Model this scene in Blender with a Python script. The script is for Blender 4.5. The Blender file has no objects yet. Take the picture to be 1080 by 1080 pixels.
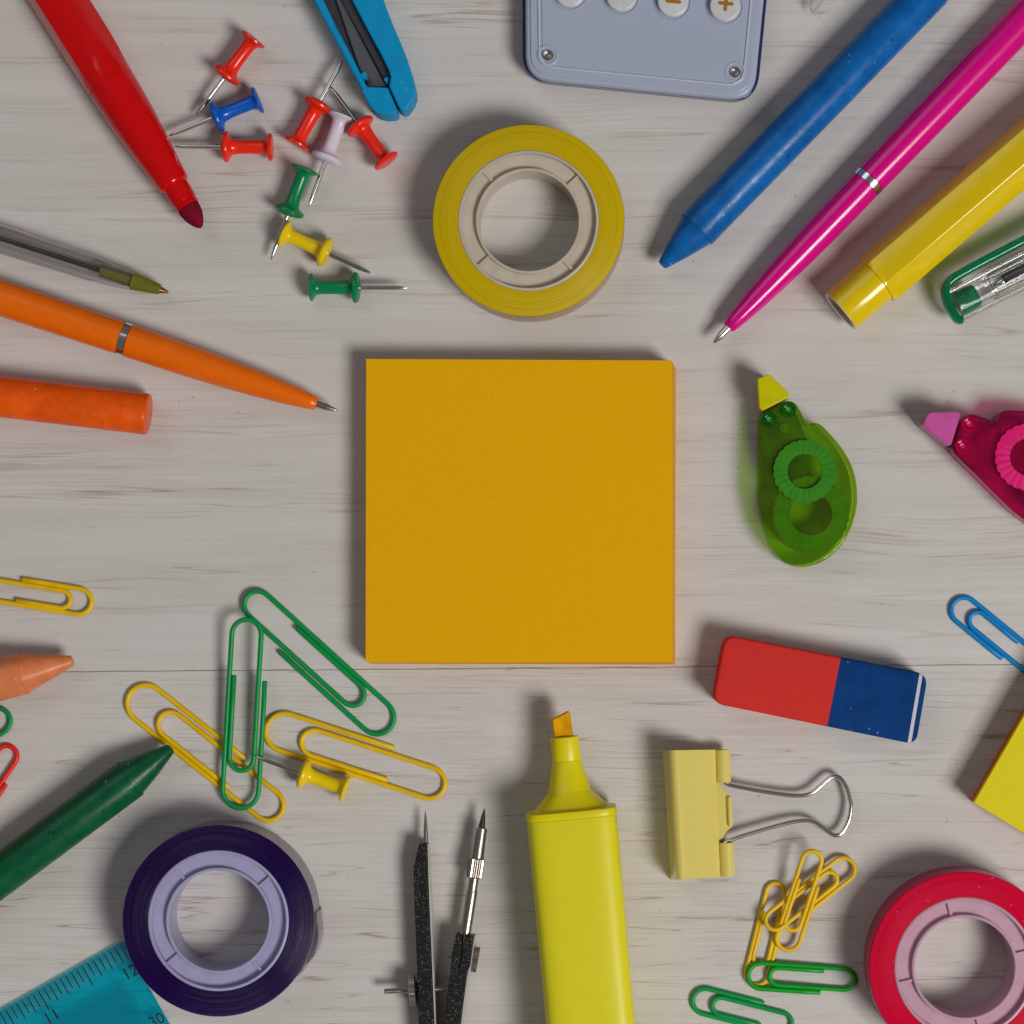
import bpy, bmesh, math, random
from mathutils import Vector, Matrix
random.seed(7)
scene = bpy.context.scene
COL = scene.collection
U = 0.001                      # all building numbers below are millimetres
MPP = 0.23                     # millimetres of table per photograph pixel
D = 600.0                      # camera height above the table
CX, CY = 640.0, 620.0          # the pixel straight under the lens
PI = math.pi

# ------------------------------------------------------------------ camera
cam_d = bpy.data.cameras.new("camera")
cam = bpy.data.objects.new("camera", cam_d)
COL.objects.link(cam)
cam.location = ((CX-540)*MPP*U, -(CY-540)*MPP*U, D*U)
FRAME = 1080*MPP
cam_d.sensor_width = 36
cam_d.lens = 36*D/FRAME
cam_d.shift_x = -(CX-540)*MPP/FRAME
cam_d.shift_y = (CY-540)*MPP/FRAME
cam_d.clip_start = 0.01
cam_d.clip_end = 50
scene.camera = cam
scene.render.resolution_x = 1024
scene.render.resolution_y = 1024

# ------------------------------------------------------------------ light
world = bpy.data.worlds.new("World")
scene.world = world
world.use_nodes = True
wbg = world.node_tree.nodes["Background"]
wbg.inputs[0].default_value = (1.0, 0.96, 0.95, 1)
wbg.inputs[1].default_value = 0.085

def area(name, loc, size, power, color, size_y=None):
    l = bpy.data.lights.new(name, 'AREA')
    l.energy = power; l.color = color
    l.shape = 'RECTANGLE' if size_y else 'SQUARE'
    l.size = size
    if size_y: l.size_y = size_y
    o = bpy.data.objects.new(name, l)
    COL.objects.link(o)
    o.location = loc
    o.rotation_euler = (-Vector(loc)).to_track_quat('-Z', 'Y').to_euler()
    return o

el, az = math.radians(49), math.radians(-36)
KD = 1.9
area("key_softbox", (KD*math.cos(el)*math.cos(az), KD*math.cos(el)*math.sin(az), KD*math.sin(el)),
     0.62, 26.0, (1.0, 0.972, 0.945))
area("fill_softbox", (-0.75, 0.85, 1.35), 0.9, 3.0, (0.93, 0.96, 1.0))

vs = scene.view_settings
vs.view_transform = 'Standard'
vs.look = 'None'
vs.exposure = 0
vs.gamma = 1
vs.use_curve_mapping = False
scene.render.engine = 'CYCLES'
scene.cycles.max_bounces = 12
scene.cycles.transparent_max_bounces = 24
scene.cycles.caustics_reflective = False

# ------------------------------------------------------------------ helpers
def P(px, py, z=0.0):
    """pixel of a feature that lies z mm above the table -> table x, y in mm"""
    f = (D-z)/D
    return ((CX-540)+(px-CX)*f)*MPP, -((CY-540)+(py-CY)*f)*MPP

def pz(z): return MPP*(D-z)/D      # mm per pixel at height z
def P3(px, py, z): return Vector((*P(px, py, z), z))

ROOT = {}
def link_mesh(name, bm_or_geo, mat, parent=None, origin=(0, 0, 0), sharp=35, bevel=0, bseg=2, subdiv=0):
    if parent is not None: origin = ROOT[parent]
    o3 = Vector(origin)
    me = bpy.data.meshes.new(name)
    if isinstance(bm_or_geo, bmesh.types.BMesh):
        bm = bm_or_geo
    else:
        vs_, fs_ = bm_or_geo
        bm = bmesh.new()
        bv = [bm.verts.new(v) for v in vs_]
        for f in fs_:
            try: bm.faces.new([bv[i] for i in f])
            except ValueError: pass
    bmesh.ops.recalc_face_normals(bm, faces=bm.faces)
    for v in bm.verts: v.co = (v.co-o3)*U
    bm.to_mesh(me); bm.free()
    for p in me.polygons: p.use_smooth = True
    me.set_sharp_from_angle(angle=math.radians(sharp))
    me.materials.append(mat)
    ob = bpy.data.objects.new(name, me)
    COL.objects.link(ob)
    if parent is not None:
        ob.parent = parent
    else:
        ob.location = o3*U
    ROOT[ob] = tuple(o3)
    if bevel:
        b = ob.modifiers.new("bevel", 'BEVEL')
        b.width = bevel*U; b.segments = bseg; b.limit_method = 'ANGLE'; b.angle_limit = math.radians(40)
        b.harden_normals = False
    return ob

def tag(o, label=None, cat=None, group=None, kind=None):
    if label: o['label'] = label
    if cat: o['category'] = cat
    if group: o['group'] = group
    if kind: o['kind'] = kind
    return o

def thing(name, label, cat, origin, group=None):
    o = bpy.data.objects.new(name, None)
    o.empty_display_size = 0.005
    COL.objects.link(o)
    o.location = Vector(origin)*U
    ROOT[o] = tuple(origin)
    return tag(o, label, cat, group)

def join(*geos):
    V, F = [], []
    for v, f in geos:
        n = len(V); V += list(v); F += [tuple(i+n for i in q) for q in f]
    return V, F

def frame(A, B, zA, zB):
    o = P3(*A, zA); e = P3(*B, zB)
    X = (e-o).normalized()
    Y = Vector((0, 0, 1)).cross(X).normalized()
    Z = X.cross(Y)
    m = Matrix((X, Y, Z)).transposed().to_4x4()
    m.translation = o
    return m

def xf(geo, m):
    return [m @ Vector(v) for v in geo[0]], geo[1]

def hexr(th, n=6, rot=0.0):
    a = (th-rot) % (2*PI/n) - PI/n
    return math.cos(PI/n)/math.cos(a)

def lathe(prof, n=48, u=1.0, cap=True, nhex=6, rot=0.0):
    """profile of (x, r[, hexness]) revolved about the local x axis"""
    V, F = [], []
    for p in prof:
        x, r = p[0], p[1]
        h = p[2] if len(p) > 2 else 0
        for i in range(n):
            th = 2*PI*i/n
            k = (1-h)+h*hexr(th, nhex, rot)*1.06 if h else 1
            V.append(Vector((x*u, r*u*k*math.cos(th), r*u*k*math.sin(th))))
    for j in range(len(prof)-1):
        for i in range(n):
            a, b = j*n+i, j*n+(i+1) % n
            F.append((a, b, b+n, a+n))
    if cap:
        F.append(tuple(range(n))); m = (len(prof)-1)*n
        F.append(tuple(range(m, m+n)))
    return V, F

def loft(sections, n=48):
    """superellipse sections (x, y_off, halfwidth, halfheight, exponent) along local x"""
    V, F = [], []
    for x, yo, hw, hh, e in sections:
        for i in range(n):
            t = 2*PI*(i+.5)/n; c, s = math.cos(t), math.sin(t)
            V.append(Vector((x, yo+hw*math.copysign(abs(c)**(2/e), c), hh*math.copysign(abs(s)**(2/e), s))))
    for j in range(len(sections)-1):
        for i in range(n):
            a, b = j*n+i, j*n+(i+1) % n
            F.append((a, b, b+n, a+n))
    F.append(tuple(range(n))); m = (len(sections)-1)*n
    F.append(tuple(range(m, m+n)))
    return V, F

def round_poly(pts, r, seg=6):
    out = []
    n = len(pts)
    for i in range(n):
        p0, p1, p2 = Vector(pts[i-1][:2]), Vector(pts[i][:2]), Vector(pts[(i+1) % n][:2])
        rr = r[i] if isinstance(r, (list, tuple)) else r
        a, b = (p0-p1), (p2-p1)
        la, lb = a.length, b.length
        a.normalize(); b.normalize()
        ang = a.angle(b) if a.length and b.length else PI
        if rr <= 0 or ang > PI-0.05:
            out.append(tuple(p1)); continue
        t = min(rr/math.tan(ang/2), la*.49, lb*.49)
        q0, q2 = p1+a*t, p1+b*t
        for k in range(seg+1):
            w = k/seg
            out.append(tuple(q0*(1-w)**2 + p1*2*w*(1-w) + q2*w*w))
    return out

def prism(pts, z0, z1):
    n = len(pts)
    V = [Vector((p[0], p[1], z0)) for p in pts]+[Vector((p[0], p[1], z1)) for p in pts]
    F = [tuple(range(n)), tuple(range(n, 2*n))]+[(i, (i+1) % n, n+(i+1) % n, n+i) for i in range(n)]
    return V, F

def pxs(pts, z): return [P(x, y, z) for x, y in pts]

def revolve_z(prof, c, n=160, closed=True):
    V, F = [], []
    m = len(prof)
    for i in range(n):
        t = 2*PI*i/n
        for r, z in prof: V.append(Vector((c[0]+r*math.cos(t), c[1]+r*math.sin(t), z)))
    for i in range(n):
        for j in range(m if closed else m-1):
            a, b = i*m+j, i*m+(j+1) % m
            c_, d = ((i+1) % n)*m+(j+1) % m, ((i+1) % n)*m+j
            F.append((a, b, c_, d))
    return V, F

def tube(pts, r, n=12, rnd=True):
    pts = [Vector(p) for p in pts]
    V, F = [], []
    T = []
    for i in range(len(pts)):
        a = pts[max(i-1, 0)]; b = pts[min(i+1, len(pts)-1)]
        T.append((b-a).normalized())
    up = Vector((0, 0, 1))
    if abs(T[0].dot(up)) > .9: up = Vector((0, 1, 0))
    N = (up-T[0]*up.dot(T[0])).normalized()
    rings = []
    for i, p in enumerate(pts):
        N = (N-T[i]*N.dot(T[i])).normalized()
        B = T[i].cross(N)
        rings.append((p, N.copy(), B, r))
    if rnd:
        p, N0, B0, _ = rings[0]
        rings.insert(0, (p-T[0]*r*.25, N0, B0, r*.75))
        p, N1, B1, _ = rings[-1]
        rings.append((p+T[-1]*r*.25, N1, B1, r*.75))
    for p, N_, B_, rr in rings:
        for k in range(n):
            t = 2*PI*k/n
            V.append(p+N_*rr*math.cos(t)+B_*rr*math.sin(t))
    for j in range(len(rings)-1):
        for k in range(n):
            a, b = j*n+k, j*n+(k+1) % n
            F.append((a, b, b+n, a+n))
    F.append(tuple(range(n))); m = (len(rings)-1)*n
    F.append(tuple(range(m, m+n)))
    return V, F

def smooth_path(pts, seg=8):
    pts = [Vector(p) for p in pts]
    out = []
    for i in range(len(pts)-1):
        p0 = pts[max(i-1, 0)]; p1 = pts[i]; p2 = pts[i+1]; p3 = pts[min(i+2, len(pts)-1)]
        for k in range(seg):
            t = k/seg
            out.append(0.5*((2*p1)+(p2-p0)*t+(2*p0-5*p1+4*p2-p3)*t*t+(3*p1-p0-3*p2+p3)*t**3))
    out.append(pts[-1])
    return out

def sphere(c, r, n=12, sc=(1, 1, 1)):
    bm = bmesh.new()
    bmesh.ops.create_icosphere(bm, subdivisions=2, radius=r)
    V = [Vector((v.co.x*sc[0]+c[0], v.co.y*sc[1]+c[1], v.co.z*sc[2]+c[2])) for v in bm.verts]
    F = [tuple(v.index for v in f.verts) for f in bm.faces]
    bm.free()
    return V, F

def text_mesh(txt, size, center, z, ang, mat, name, parent, depth=0.05):
    cu = bpy.data.curves.new(name, 'FONT')
    cu.body = txt; cu.size = size; cu.align_x = 'CENTER'; cu.align_y = 'CENTER'; cu.extrude = depth
    tmp = bpy.data.objects.new(name, cu); COL.objects.link(tmp)
    dg = bpy.context.evaluated_depsgraph_get()
    me = bpy.data.meshes.new_from_object(tmp.evaluated_get(dg))
    bpy.data.objects.remove(tmp)
    m = Matrix.Translation((center[0], center[1], z)) @ Matrix.Rotation(ang, 4, 'Z')
    V = [m @ v.co for v in me.vertices]; F = [tuple(p.vertices) for p in me.polygons]
    bpy.data.meshes.remove(me)
    return link_mesh(name, (V, F), mat, parent)

# ------------------------------------------------------------------ materials
def lin(c):
    c /= 255.0
    return c/12.92 if c <= .04045 else ((c+.055)/1.055)**2.4
GAIN = 0.66
def C(r, g, b, k=1.0):
    return tuple(min(0.92, max(0.0012, lin(v)/GAIN*k)) for v in (r, g, b))+(1,)

class NT:
    def __init__(self, name):
        self.m = bpy.data.materials.new(name); self.m.use_nodes = True
        self.t = self.m.node_tree; self.n = self.t.nodes; self.l = self.t.links
        self.b = self.n["Principled BSDF"]; self.out = self.n["Material Output"]
    def add(self, typ, **kw):
        nd = self.n.new(typ)
        for k, v in kw.items():
            if k.startswith('i_'): nd.inputs[k[2:].replace('_', ' ')].default_value = v
            else: setattr(nd, k, v)
        return nd
    def link(self, a, b): self.l.new(a, b)
    def coord(self, scale=(1, 1, 1), src='Object', rot=(0, 0, 0)):
        tc = self.add('ShaderNodeTexCoord'); mp = self.add('ShaderNodeMapping')
        mp.inputs['Scale'].default_value = scale; mp.inputs['Rotation'].default_value = rot
        self.link(tc.outputs[src], mp.inputs['Vector'])
        return mp.outputs['Vector']
    def noise(self, vec, scale, detail=4, rough=.55, dist=0):
        nd = self.add('ShaderNodeTexNoise')
        nd.inputs['Scale'].default_value = scale; nd.inputs['Detail'].default_value = detail
        nd.inputs['Roughness'].default_value = rough; nd.inputs['Distortion'].default_value = dist
        self.link(vec, nd.inputs['Vector'])
        return nd.outputs['Fac']
    def ramp(self, fac, stops):
        nd = self.add('ShaderNodeValToRGB')
        cr = nd.color_ramp
        while len(cr.elements) < len(stops): cr.elements.new(.5)
        for e, (p, c) in zip(cr.elements, stops):
            e.position = p; e.color = c if len(c) == 4 else (*c, 1)
        self.link(fac, nd.inputs['Fac'])
        return nd.outputs['Color']
    def mix(self, fac, a, b, mode='MIX'):
        nd = self.add('ShaderNodeMix', data_type='RGBA', blend_type=mode)
        for s, v in ((0, fac), (6, a), (7, b)):
            if isinstance(v, (int, float, tuple)): nd.inputs[s].default_value = v
            else: self.link(v, nd.inputs[s])
        return nd.outputs[2]
    def math(self, op, a, b=0.0):
        nd = self.add('ShaderNodeMath', operation=op)
        for s, v in ((0, a), (1, b)):
            if isinstance(v, (int, float)): nd.inputs[s].default_value = v
            else: self.link(v, nd.inputs[s])
        return nd.outputs[0]
    def bump(self, h, strength, dist=0.0001):
        nd = self.add('ShaderNodeBump'); nd.inputs['Strength'].default_value = strength
        nd.inputs['Distance'].default_value = dist
        self.link(h, nd.inputs['Height']); self.link(nd.outputs[0], self.b.inputs['Normal'])

def g(v): return (v, v, v, 1)

def plastic(name, col, rough=.3, spec=.5, coat=0.0, var=.06, bump=.12, sss=0.0, dust=0.0):
    m = NT(name)
    v = m.coord()
    n1 = m.noise(v, 260, 3)
    dark = tuple(c*(1-var*2.2) for c in col[:3])+(1,)
    lite = tuple(min(.95, c*(1+var)) for c in col[:3])+(1,)
    base = m.ramp(n1, [(.3, dark), (.7, lite)])
    if dust:
        vo = m.add('ShaderNodeTexVoronoi'); vo.inputs['Scale'].default_value = 700
        m.link(v, vo.inputs['Vector'])
        sp = m.math('MULTIPLY', m.math('LESS_THAN', vo.outputs['Distance'], .16),
                    m.math('GREATER_THAN', m.noise(v, 300, 1), .62))
        base = m.mix(m.math('MULTIPLY', sp, dust), base, g(.5))
    m.link(base, m.b.inputs['Base Color'])
    n2 = m.noise(v, 900, 5, .7)
    r = m.math('ADD', m.math('MULTIPLY', n2, .16), rough-.08)
    m.link(r, m.b.inputs['Roughness'])
    m.b.inputs['Specular IOR Level'].default_value = spec
    m.b.inputs['Coat Weight'].default_value = coat
    m.b.inputs['Coat Roughness'].default_value = .12
    if sss:
        m.b.inputs['Subsurface Weight'].default_value = sss
        m.b.inputs['Subsurface Radius'].default_value = (1, .6, .4)
        m.b.inputs['Subsurface Scale'].default_value = .0015
    m.bump(m.noise(v, 1500, 3), bump, .00006)
    return m.m

def wax(name, col, lo=.78, axis_scale=(1, 1, 1)):
    m = NT(name)
    v = m.coord()
    n1 = m.noise(v, 180, 5, .65)
    d = tuple(c*lo for c in col[:3])+(1,); l = tuple(min(.95, c*1.12+.004) for c in col[:3])+(1,)
    base = m.ramp(n1, [(.32, d), (.68, l)])
    vo = m.add('ShaderNodeTexVoronoi'); vo.inputs['Scale'].default_value = 330
    m.link(v, vo.inputs['Vector'])
    gate = m.noise(v, 150, 2)
    pit = m.math('MULTIPLY', m.math('LESS_THAN', vo.outputs['Distance'], .13), m.math('GREATER_THAN', gate, .56))
    base = m.mix(m.math('MULTIPLY', pit, .75), base, tuple(c*.25 for c in col[:3])+(1,))
    vo2 = m.add('ShaderNodeTexVoronoi'); vo2.inputs['Scale'].default_value = 420
    v2 = m.coord(rot=(1, .5, .2)); m.link(v2, vo2.inputs['Vector'])
    sp = m.math('MULTIPLY', m.math('LESS_THAN', vo2.outputs['Distance'], .09), m.math('GREATER_THAN', m.noise(v2, 120, 2), .55))
    base = m.mix(m.math('MULTIPLY', sp, .6), base, g(.55))
    m.link(base, m.b.inputs['Base Color'])
    r = m.ramp(m.noise(v, 420, 6, .75), [(.35, g(.2)), (.65, g(.4))])
    m.link(r, m.b.inputs['Roughness'])
    m.b.inputs['Specular IOR Level'].default_value = .24
    h = m.math('SUBTRACT', m.noise(v, 420, 6, .7), m.math('MULTIPLY', pit, .8))
    m.bump(h, .3, .00018)
    return m.m

def metal(name, col, rough=.2, var=.1):
    m = NT(name)
    v = m.coord()
    m.b.inputs['Base Color'].default_value = (*col, 1)
    m.b.inputs['Metallic'].default_value = 1
    m.link(m.math('ADD', m.math('MULTIPLY', m.noise(v, 500, 4), var), rough-var/2), m.b.inputs['Roughness'])
    return m.m

def frosted(name, col, trans=.45, clear=0.0, rough=.3, gloss=.03, streak=0.0, sfac=1.0):
    """light-scattering plastic: diffuse + translucent (+ a little see-through) + gloss"""
    m = NT(name)
    v = m.coord()
    n1 = m.noise(v, 220, 4)
    d = tuple(c*.86 for c in col[:3])+(1,)
    base = m.ramp(n1, [(.3, d), (.7, col)])
    df = m.add('ShaderNodeBsdfDiffuse'); tr = m.add('ShaderNodeBsdfTranslucent'); gl = m.add('ShaderNodeBsdfGlossy')
    m.link(base, df.inputs['Color']); m.link(base, tr.inputs['Color'])
    gl.inputs['Roughness'].default_value = rough
    mx = m.add('ShaderNodeMixShader'); mx.inputs[0].default_value = trans
    m.link(df.outputs[0], mx.inputs[1]); m.link(tr.outputs[0], mx.inputs[2])
    last = mx
    if clear:
        tp = m.add('ShaderNodeBsdfTransparent')
        tp.inputs['Color'].default_value = tuple(min(1, c/max(col[:3])*.95+.03) for c in col[:3])+(1,)
        m2 = m.add('ShaderNodeMixShader'); m2.inputs[0].default_value = clear
        m.link(last.outputs[0], m2.inputs[1]); m.link(tp.outputs[0], m2.inputs[2]); last = m2
    fr = m.add('ShaderNodeFresnel'); fr.inputs['IOR'].default_value = 1.45
    m3 = m.add('ShaderNodeMixShader')
    m.link(m.math('MULTIPLY', fr.outputs[0], gloss/.04), m3.inputs[0])
    m.link(last.outputs[0], m3.inputs[1]); m.link(gl.outputs[0], m3.inputs[2])
    bp = m.add('ShaderNodeBump'); bp.inputs['Strength'].default_value = .12; bp.inputs['Distance'].default_value = .0001
    m.link(m.noise(v, 700, 4), bp.inputs['Height'])
    for s in (gl, df): m.link(bp.outputs[0], s.inputs['Normal'])
    m.link(m3.outputs[0], m.out.inputs['Surface'])
    return m.m

def rolled(name, col, trans=.4, see=.3, gloss=.015):
    """end face of a roll of tape: fine concentric winds, dust, light scattering"""
    m = NT(name)
    tc = m.add('ShaderNodeTexCoord')
    sx = m.add('ShaderNodeSeparateXYZ'); m.link(tc.outputs['Object'], sx.inputs[0])
    r2 = m.math('ADD', m.math('MULTIPLY', sx.outputs[0], sx.outputs[0]), m.math('MULTIPLY', sx.outputs[1], sx.outputs[1]))
    rad = m.math('SQRT', r2)
    cb = m.add('ShaderNodeCombineXYZ'); m.link(m.math('MULTIPLY', rad, 9000), cb.inputs[0])
    w = m.noise(cb.outputs[0], 1.0, 3, .7)
    cb2 = m.add('ShaderNodeCombineXYZ'); m.link(m.math('MULTIPLY', rad, 1400), cb2.inputs[0])
    w2 = m.noise(cb2.outputs[0], 1.0, 2, .5)
    d = tuple(c*.72 for c in col[:3])+(1,); l = tuple(min(.95, c*1.15+.003) for c in col[:3])+(1,)
    base = m.ramp(m.math('ADD', m.math('MULTIPLY', w, .4), m.math('MULTIPLY', w2, .6)), [(.3, d), (.7, l)])
    vo = m.add('ShaderNodeTexVoronoi'); vo.inputs['Scale'].default_value = 900
    v = m.coord(); m.link(v, vo.inputs['Vector'])
    sp = m.math('MULTIPLY', m.math('LESS_THAN', vo.outputs['Distance'], .17), m.math('GREATER_THAN', m.noise(v, 420, 2), .6))
    lum = min(.5, max(col[:3])*1.6+.05)
    base = m.mix(m.math('MULTIPLY', sp, .45), base, (lum, lum, lum, 1))
    df = m.add('ShaderNodeBsdfDiffuse'); tr = m.add('ShaderNodeBsdfTranslucent'); gl = m.add('ShaderNodeBsdfGlossy')
    m.link(base, df.inputs['Color']); m.link(base, tr.inputs['Color'])
    gl.inputs['Roughness'].default_value = .3
    bp = m.add('ShaderNodeBump'); bp.inputs['Strength'].default_value = .8; bp.inputs['Distance'].default_value = .00012
    m.link(w, bp.inputs['Height'])
    for s in (gl, df): m.link(bp.outputs[0], s.inputs['Normal'])
    mx = m.add('ShaderNodeMixShader'); mx.inputs[0].default_value = trans
    m.link(df.outputs[0], mx.inputs[1]); m.link(tr.outputs[0], mx.inputs[2])
    m3 = m.add('ShaderNodeMixShader'); m3.inputs[0].default_value = gloss
    tp = m.add('ShaderNodeBsdfTransparent'); mxc = max(col[:3])
    tp.inputs['Color'].default_value = tuple(min(1, c/mxc*.97+.01) for c in col[:3])+(1,)
    m4 = m.add('ShaderNodeMixShader'); ge = m.add('ShaderNodeNewGeometry'); sz = m.add('ShaderNodeSeparateXYZ'); m.link(ge.outputs['True Normal'], sz.inputs[0])
    side = m.math('SUBTRACT', 1.0, m.math('ABSOLUTE', sz.outputs[2]))
    m.link(m.math('ADD', m.math('MULTIPLY', side, .85-see), see), m4.inputs[0])
    m.link(mx.outputs[0], m4.inputs[1]); m.link(tp.outputs[0], m4.inputs[2]); mx = m4
    m.link(mx.outputs[0], m3.inputs[1]); m.link(gl.outputs[0], m3.inputs[2])
    m.link(m3.outputs[0], m.out.inputs['Surface'])
    return m.m

def clear(name, tint=(.985, .985, .987), diff=.03, dcol=(.8, .8, .82), rough=.06, gloss=.9):
    m = NT(name)
    tp = m.add('ShaderNodeBsdfTransparent'); tp.inputs['Color'].default_value = (*tint, 1)
    df = m.add('ShaderNodeBsdfDiffuse'); df.inputs['Color'].default_value = (*dcol, 1)
    gl = m.add('ShaderNodeBsdfGlossy'); gl.inputs['Roughness'].default_value = rough
    v = m.coord()
    m1 = m.add('ShaderNodeMixShader')
    m.link(m.math('MULTIPLY', m.noise(v, 120, 3), diff*2), m1.inputs[0])
    m.link(tp.outputs[0], m1.inputs[1]); m.link(df.outputs[0], m1.inputs[2])
    fr = m.add('ShaderNodeFresnel'); fr.inputs['IOR'].default_value = 1.45
    m2 = m.add('ShaderNodeMixShader'); m.link(m.math('MINIMUM', m.math('MULTIPLY', fr.outputs[0], gloss), .6), m2.inputs[0])
    m.link(m1.outputs[0], m2.inputs[1]); m.link(gl.outputs[0], m2.inputs[2])
    m.link(m2.outputs[0], m.out.inputs['Surface'])
    return m.m

def paper(name, col, fleck=.05, layers=False):
    m = NT(name)
    v = m.coord()
    n = m.noise(v, 1800, 4, .7)
    n0 = m.noise(v, 60, 2)
    f = m.math('ADD', m.math('MULTIPLY', n, .9), m.math('MULTIPLY', n0, .1))
    base = m.ramp(f, [(.3, tuple(c*(1-fleck*1.6) for c in col[:3])+(1,)), (.7, tuple(min(.93, c*(1+fleck)) for c in col[:3])+(1,))])
    if layers:
        cz = m.coord(scale=(20, 20, 9000))
        base = m.mix(m.math('MULTIPLY', m.noise(cz, 1.0, 2), .35), base, tuple(c*.55 for c in col[:3])+(1,))
    m.link(base, m.b.inputs['Base Color'])
    m.b.inputs['Roughness'].default_value = .8
    m.b.inputs['Specular IOR Level'].default_value = .1
    m.bump(n, .2, .0001)
    return m.m

def wood(name, seed, fine):
    """white-washed board: long pale grain, thin brown strokes, dust"""
    m = NT(name)
    tc = m.add('ShaderNodeTexCoord')
    mp0 = m.add('ShaderNodeMapping'); mp0.inputs['Location'].default_value = (seed, seed*1.7, 0)
    m.link(tc.outputs['Object'], mp0.inputs['Vector'])
    base_v = mp0.outputs['Vector']
    def st(sx, sy, src=None):
        mp = m.add('ShaderNodeMapping'); mp.inputs['Scale'].default_value = (sx, sy, 1)
        m.link(src or base_v, mp.inputs['Vector']); return mp.outputs['Vector']
    # gentle waviness of the grain
    wv = m.add('ShaderNodeTexNoise'); wv.inputs['Scale'].default_value = 1; wv.inputs['Detail'].default_value = 2
    m.link(st(14 if not fine else 22, 40), wv.inputs['Vector'])
    off = m.math('MULTIPLY', m.math('SUBTRACT', wv.outputs['Fac'], .5), .006 if not fine else .0022)
    cb = m.add('ShaderNodeCombineXYZ'); m.link(off, cb.inputs[1])
    va = m.add('ShaderNodeVectorMath', operation='ADD'); m.link(base_v, va.inputs[0]); m.link(cb.outputs[0], va.inputs[1])
    w = va.outputs[0]
    def ridge(n, wd):
        d = m.math('ABSOLUTE', m.math('SUBTRACT', n, .5))
        return m.ramp(d, [(0.0, g(1)), (wd, g(0))])
    def mul(*a):
        r = a[0]
        for b in a[1:]: r = m.math('MULTIPLY', r, b)
        return r
    broad = m.noise(st(7, 130, w), 1, 3, .5)
    hair = m.noise(st(22, 3400, w), 1, 3, .65)
    base = m.ramp(broad, [(.25, (.60, .572, .54, 1)), (.75, (.69, .665, .635, 1))])
    if fine:
        l1 = ridge(m.noise(st(9, 250, w), 1, 2, .45), .0095)
        g1 = m.ramp(m.noise(st(55, 420, w), 1, 2), [(.40, g(0)), (.56, g(1))])
        l2 = ridge(m.noise(st(14, 400, w), 1, 2, .45), .010)
        g2 = m.ramp(m.noise(st(55, 260, w), 1, 2), [(.50, g(0)), (.66, g(1))])
        grp = m.ramp(m.noise(st(8, 60, w), 1, 2), [(.40, g(.45)), (.60, g(1))])
    else:
        l1 = ridge(m.noise(st(5, 210, w), 1, 2, .5), .012)
        g1 = m.ramp(m.noise(st(30, 300, w), 1, 2), [(.44, g(0)), (.64, g(1))])
        l2 = ridge(m.noise(st(8, 560, w), 1, 2, .5), .022)
        g2 = m.ramp(m.noise(st(22, 130, w), 1, 2), [(.50, g(0)), (.64, g(1))])
        grp = m.ramp(m.noise(st(7, 52, w), 1, 2), [(.46, g(.15)), (.62, g(1))])
    halo = ridge(m.noise(st(9 if fine else 5, 260 if fine else 210, w), 1, 2 if fine else 3, .5 if fine else .55), .10)
    sm = m.math('MAXIMUM', mul(l1, g1), mul(l2, g2, .8))
    sm = mul(sm, m.math('ADD', mul(grp, .75), .25))
    base = m.mix(mul(halo, g1, grp,   .20 if fine else .30), base, (.44, .36, .305, 1))
    hairs = m.ramp(hair, [(.46, g(0)), (.72, g(1))])
    base = m.mix(mul(hairs, m.math('ADD', mul(grp, .30), .12)), base, (.40, .325, .275, 1))
    base = m.mix(mul(sm, .85), base, (.32, .225, .17, 1))
    pale = m.ramp(m.noise(st(30, 1300, w), 1, 3), [(.55, g(0)), (.8, g(1))])
    base = m.mix(mul(pale, .3), base, (.70, .69, .68, 1))
    weave = m.ramp(m.noise(st(1500, 2600), 1, 3, .7), [(.35, g(.93)), (.65, g(1.0))])
    base = m.mix(1.0, base, weave, 'MULTIPLY')
    # dust specks
    for sc, th, gt, col in ((260, .05, .60, (.12, .09, .07, 1)), (520, .07, .63, (.75, .75, .75, 1))):
        vo = m.add('ShaderNodeTexVoronoi'); vo.inputs['Scale'].default_value = sc
        m.link(base_v, vo.inputs['Vector'])
        sp = m.math('MULTIPLY', m.math('LESS_THAN', vo.outputs['Distance'], th), m.math('GREATER_THAN', m.noise(base_v, sc*.6, 1), gt))
        base = m.mix(m.math('MULTIPLY', sp, .7), base, col)
    m.link(base, m.b.inputs['Base Color'])
    m.b.inputs['Roughness'].default_value = .55
    m.b.inputs['Specular IOR Level'].default_value = .3
    h = m.math('SUBTRACT', m.math('MULTIPLY', hair, .6), m.math('MULTIPLY', sm, .8))
    m.bump(h, .3, .0001)
    return m.m

def glitter_black(name):
    m = NT(name)
    v = m.coord()
    vo = m.add('ShaderNodeTexVoronoi'); vo.inputs['Scale'].default_value = 4600
    m.link(v, vo.inputs['Vector'])
    sx = m.add('ShaderNodeSeparateColor'); m.link(vo.outputs['Color'], sx.inputs[0])
    hit = m.math('MULTIPLY', m.math('GREATER_THAN', sx.outputs[0], .86), m.math('LESS_THAN', vo.outputs['Distance'], .33))
    m.link(m.mix(hit, (.011, .011, .012, 1), (.40, .38, .31, 1)), m.b.inputs['Base Color'])
    m.b.inputs['Roughness'].default_value = .42
    m.b.inputs['Specular IOR Level'].default_value = .25
    m.bump(m.noise(v, 1800, 3), .5, .0001)
    return m.m

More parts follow.
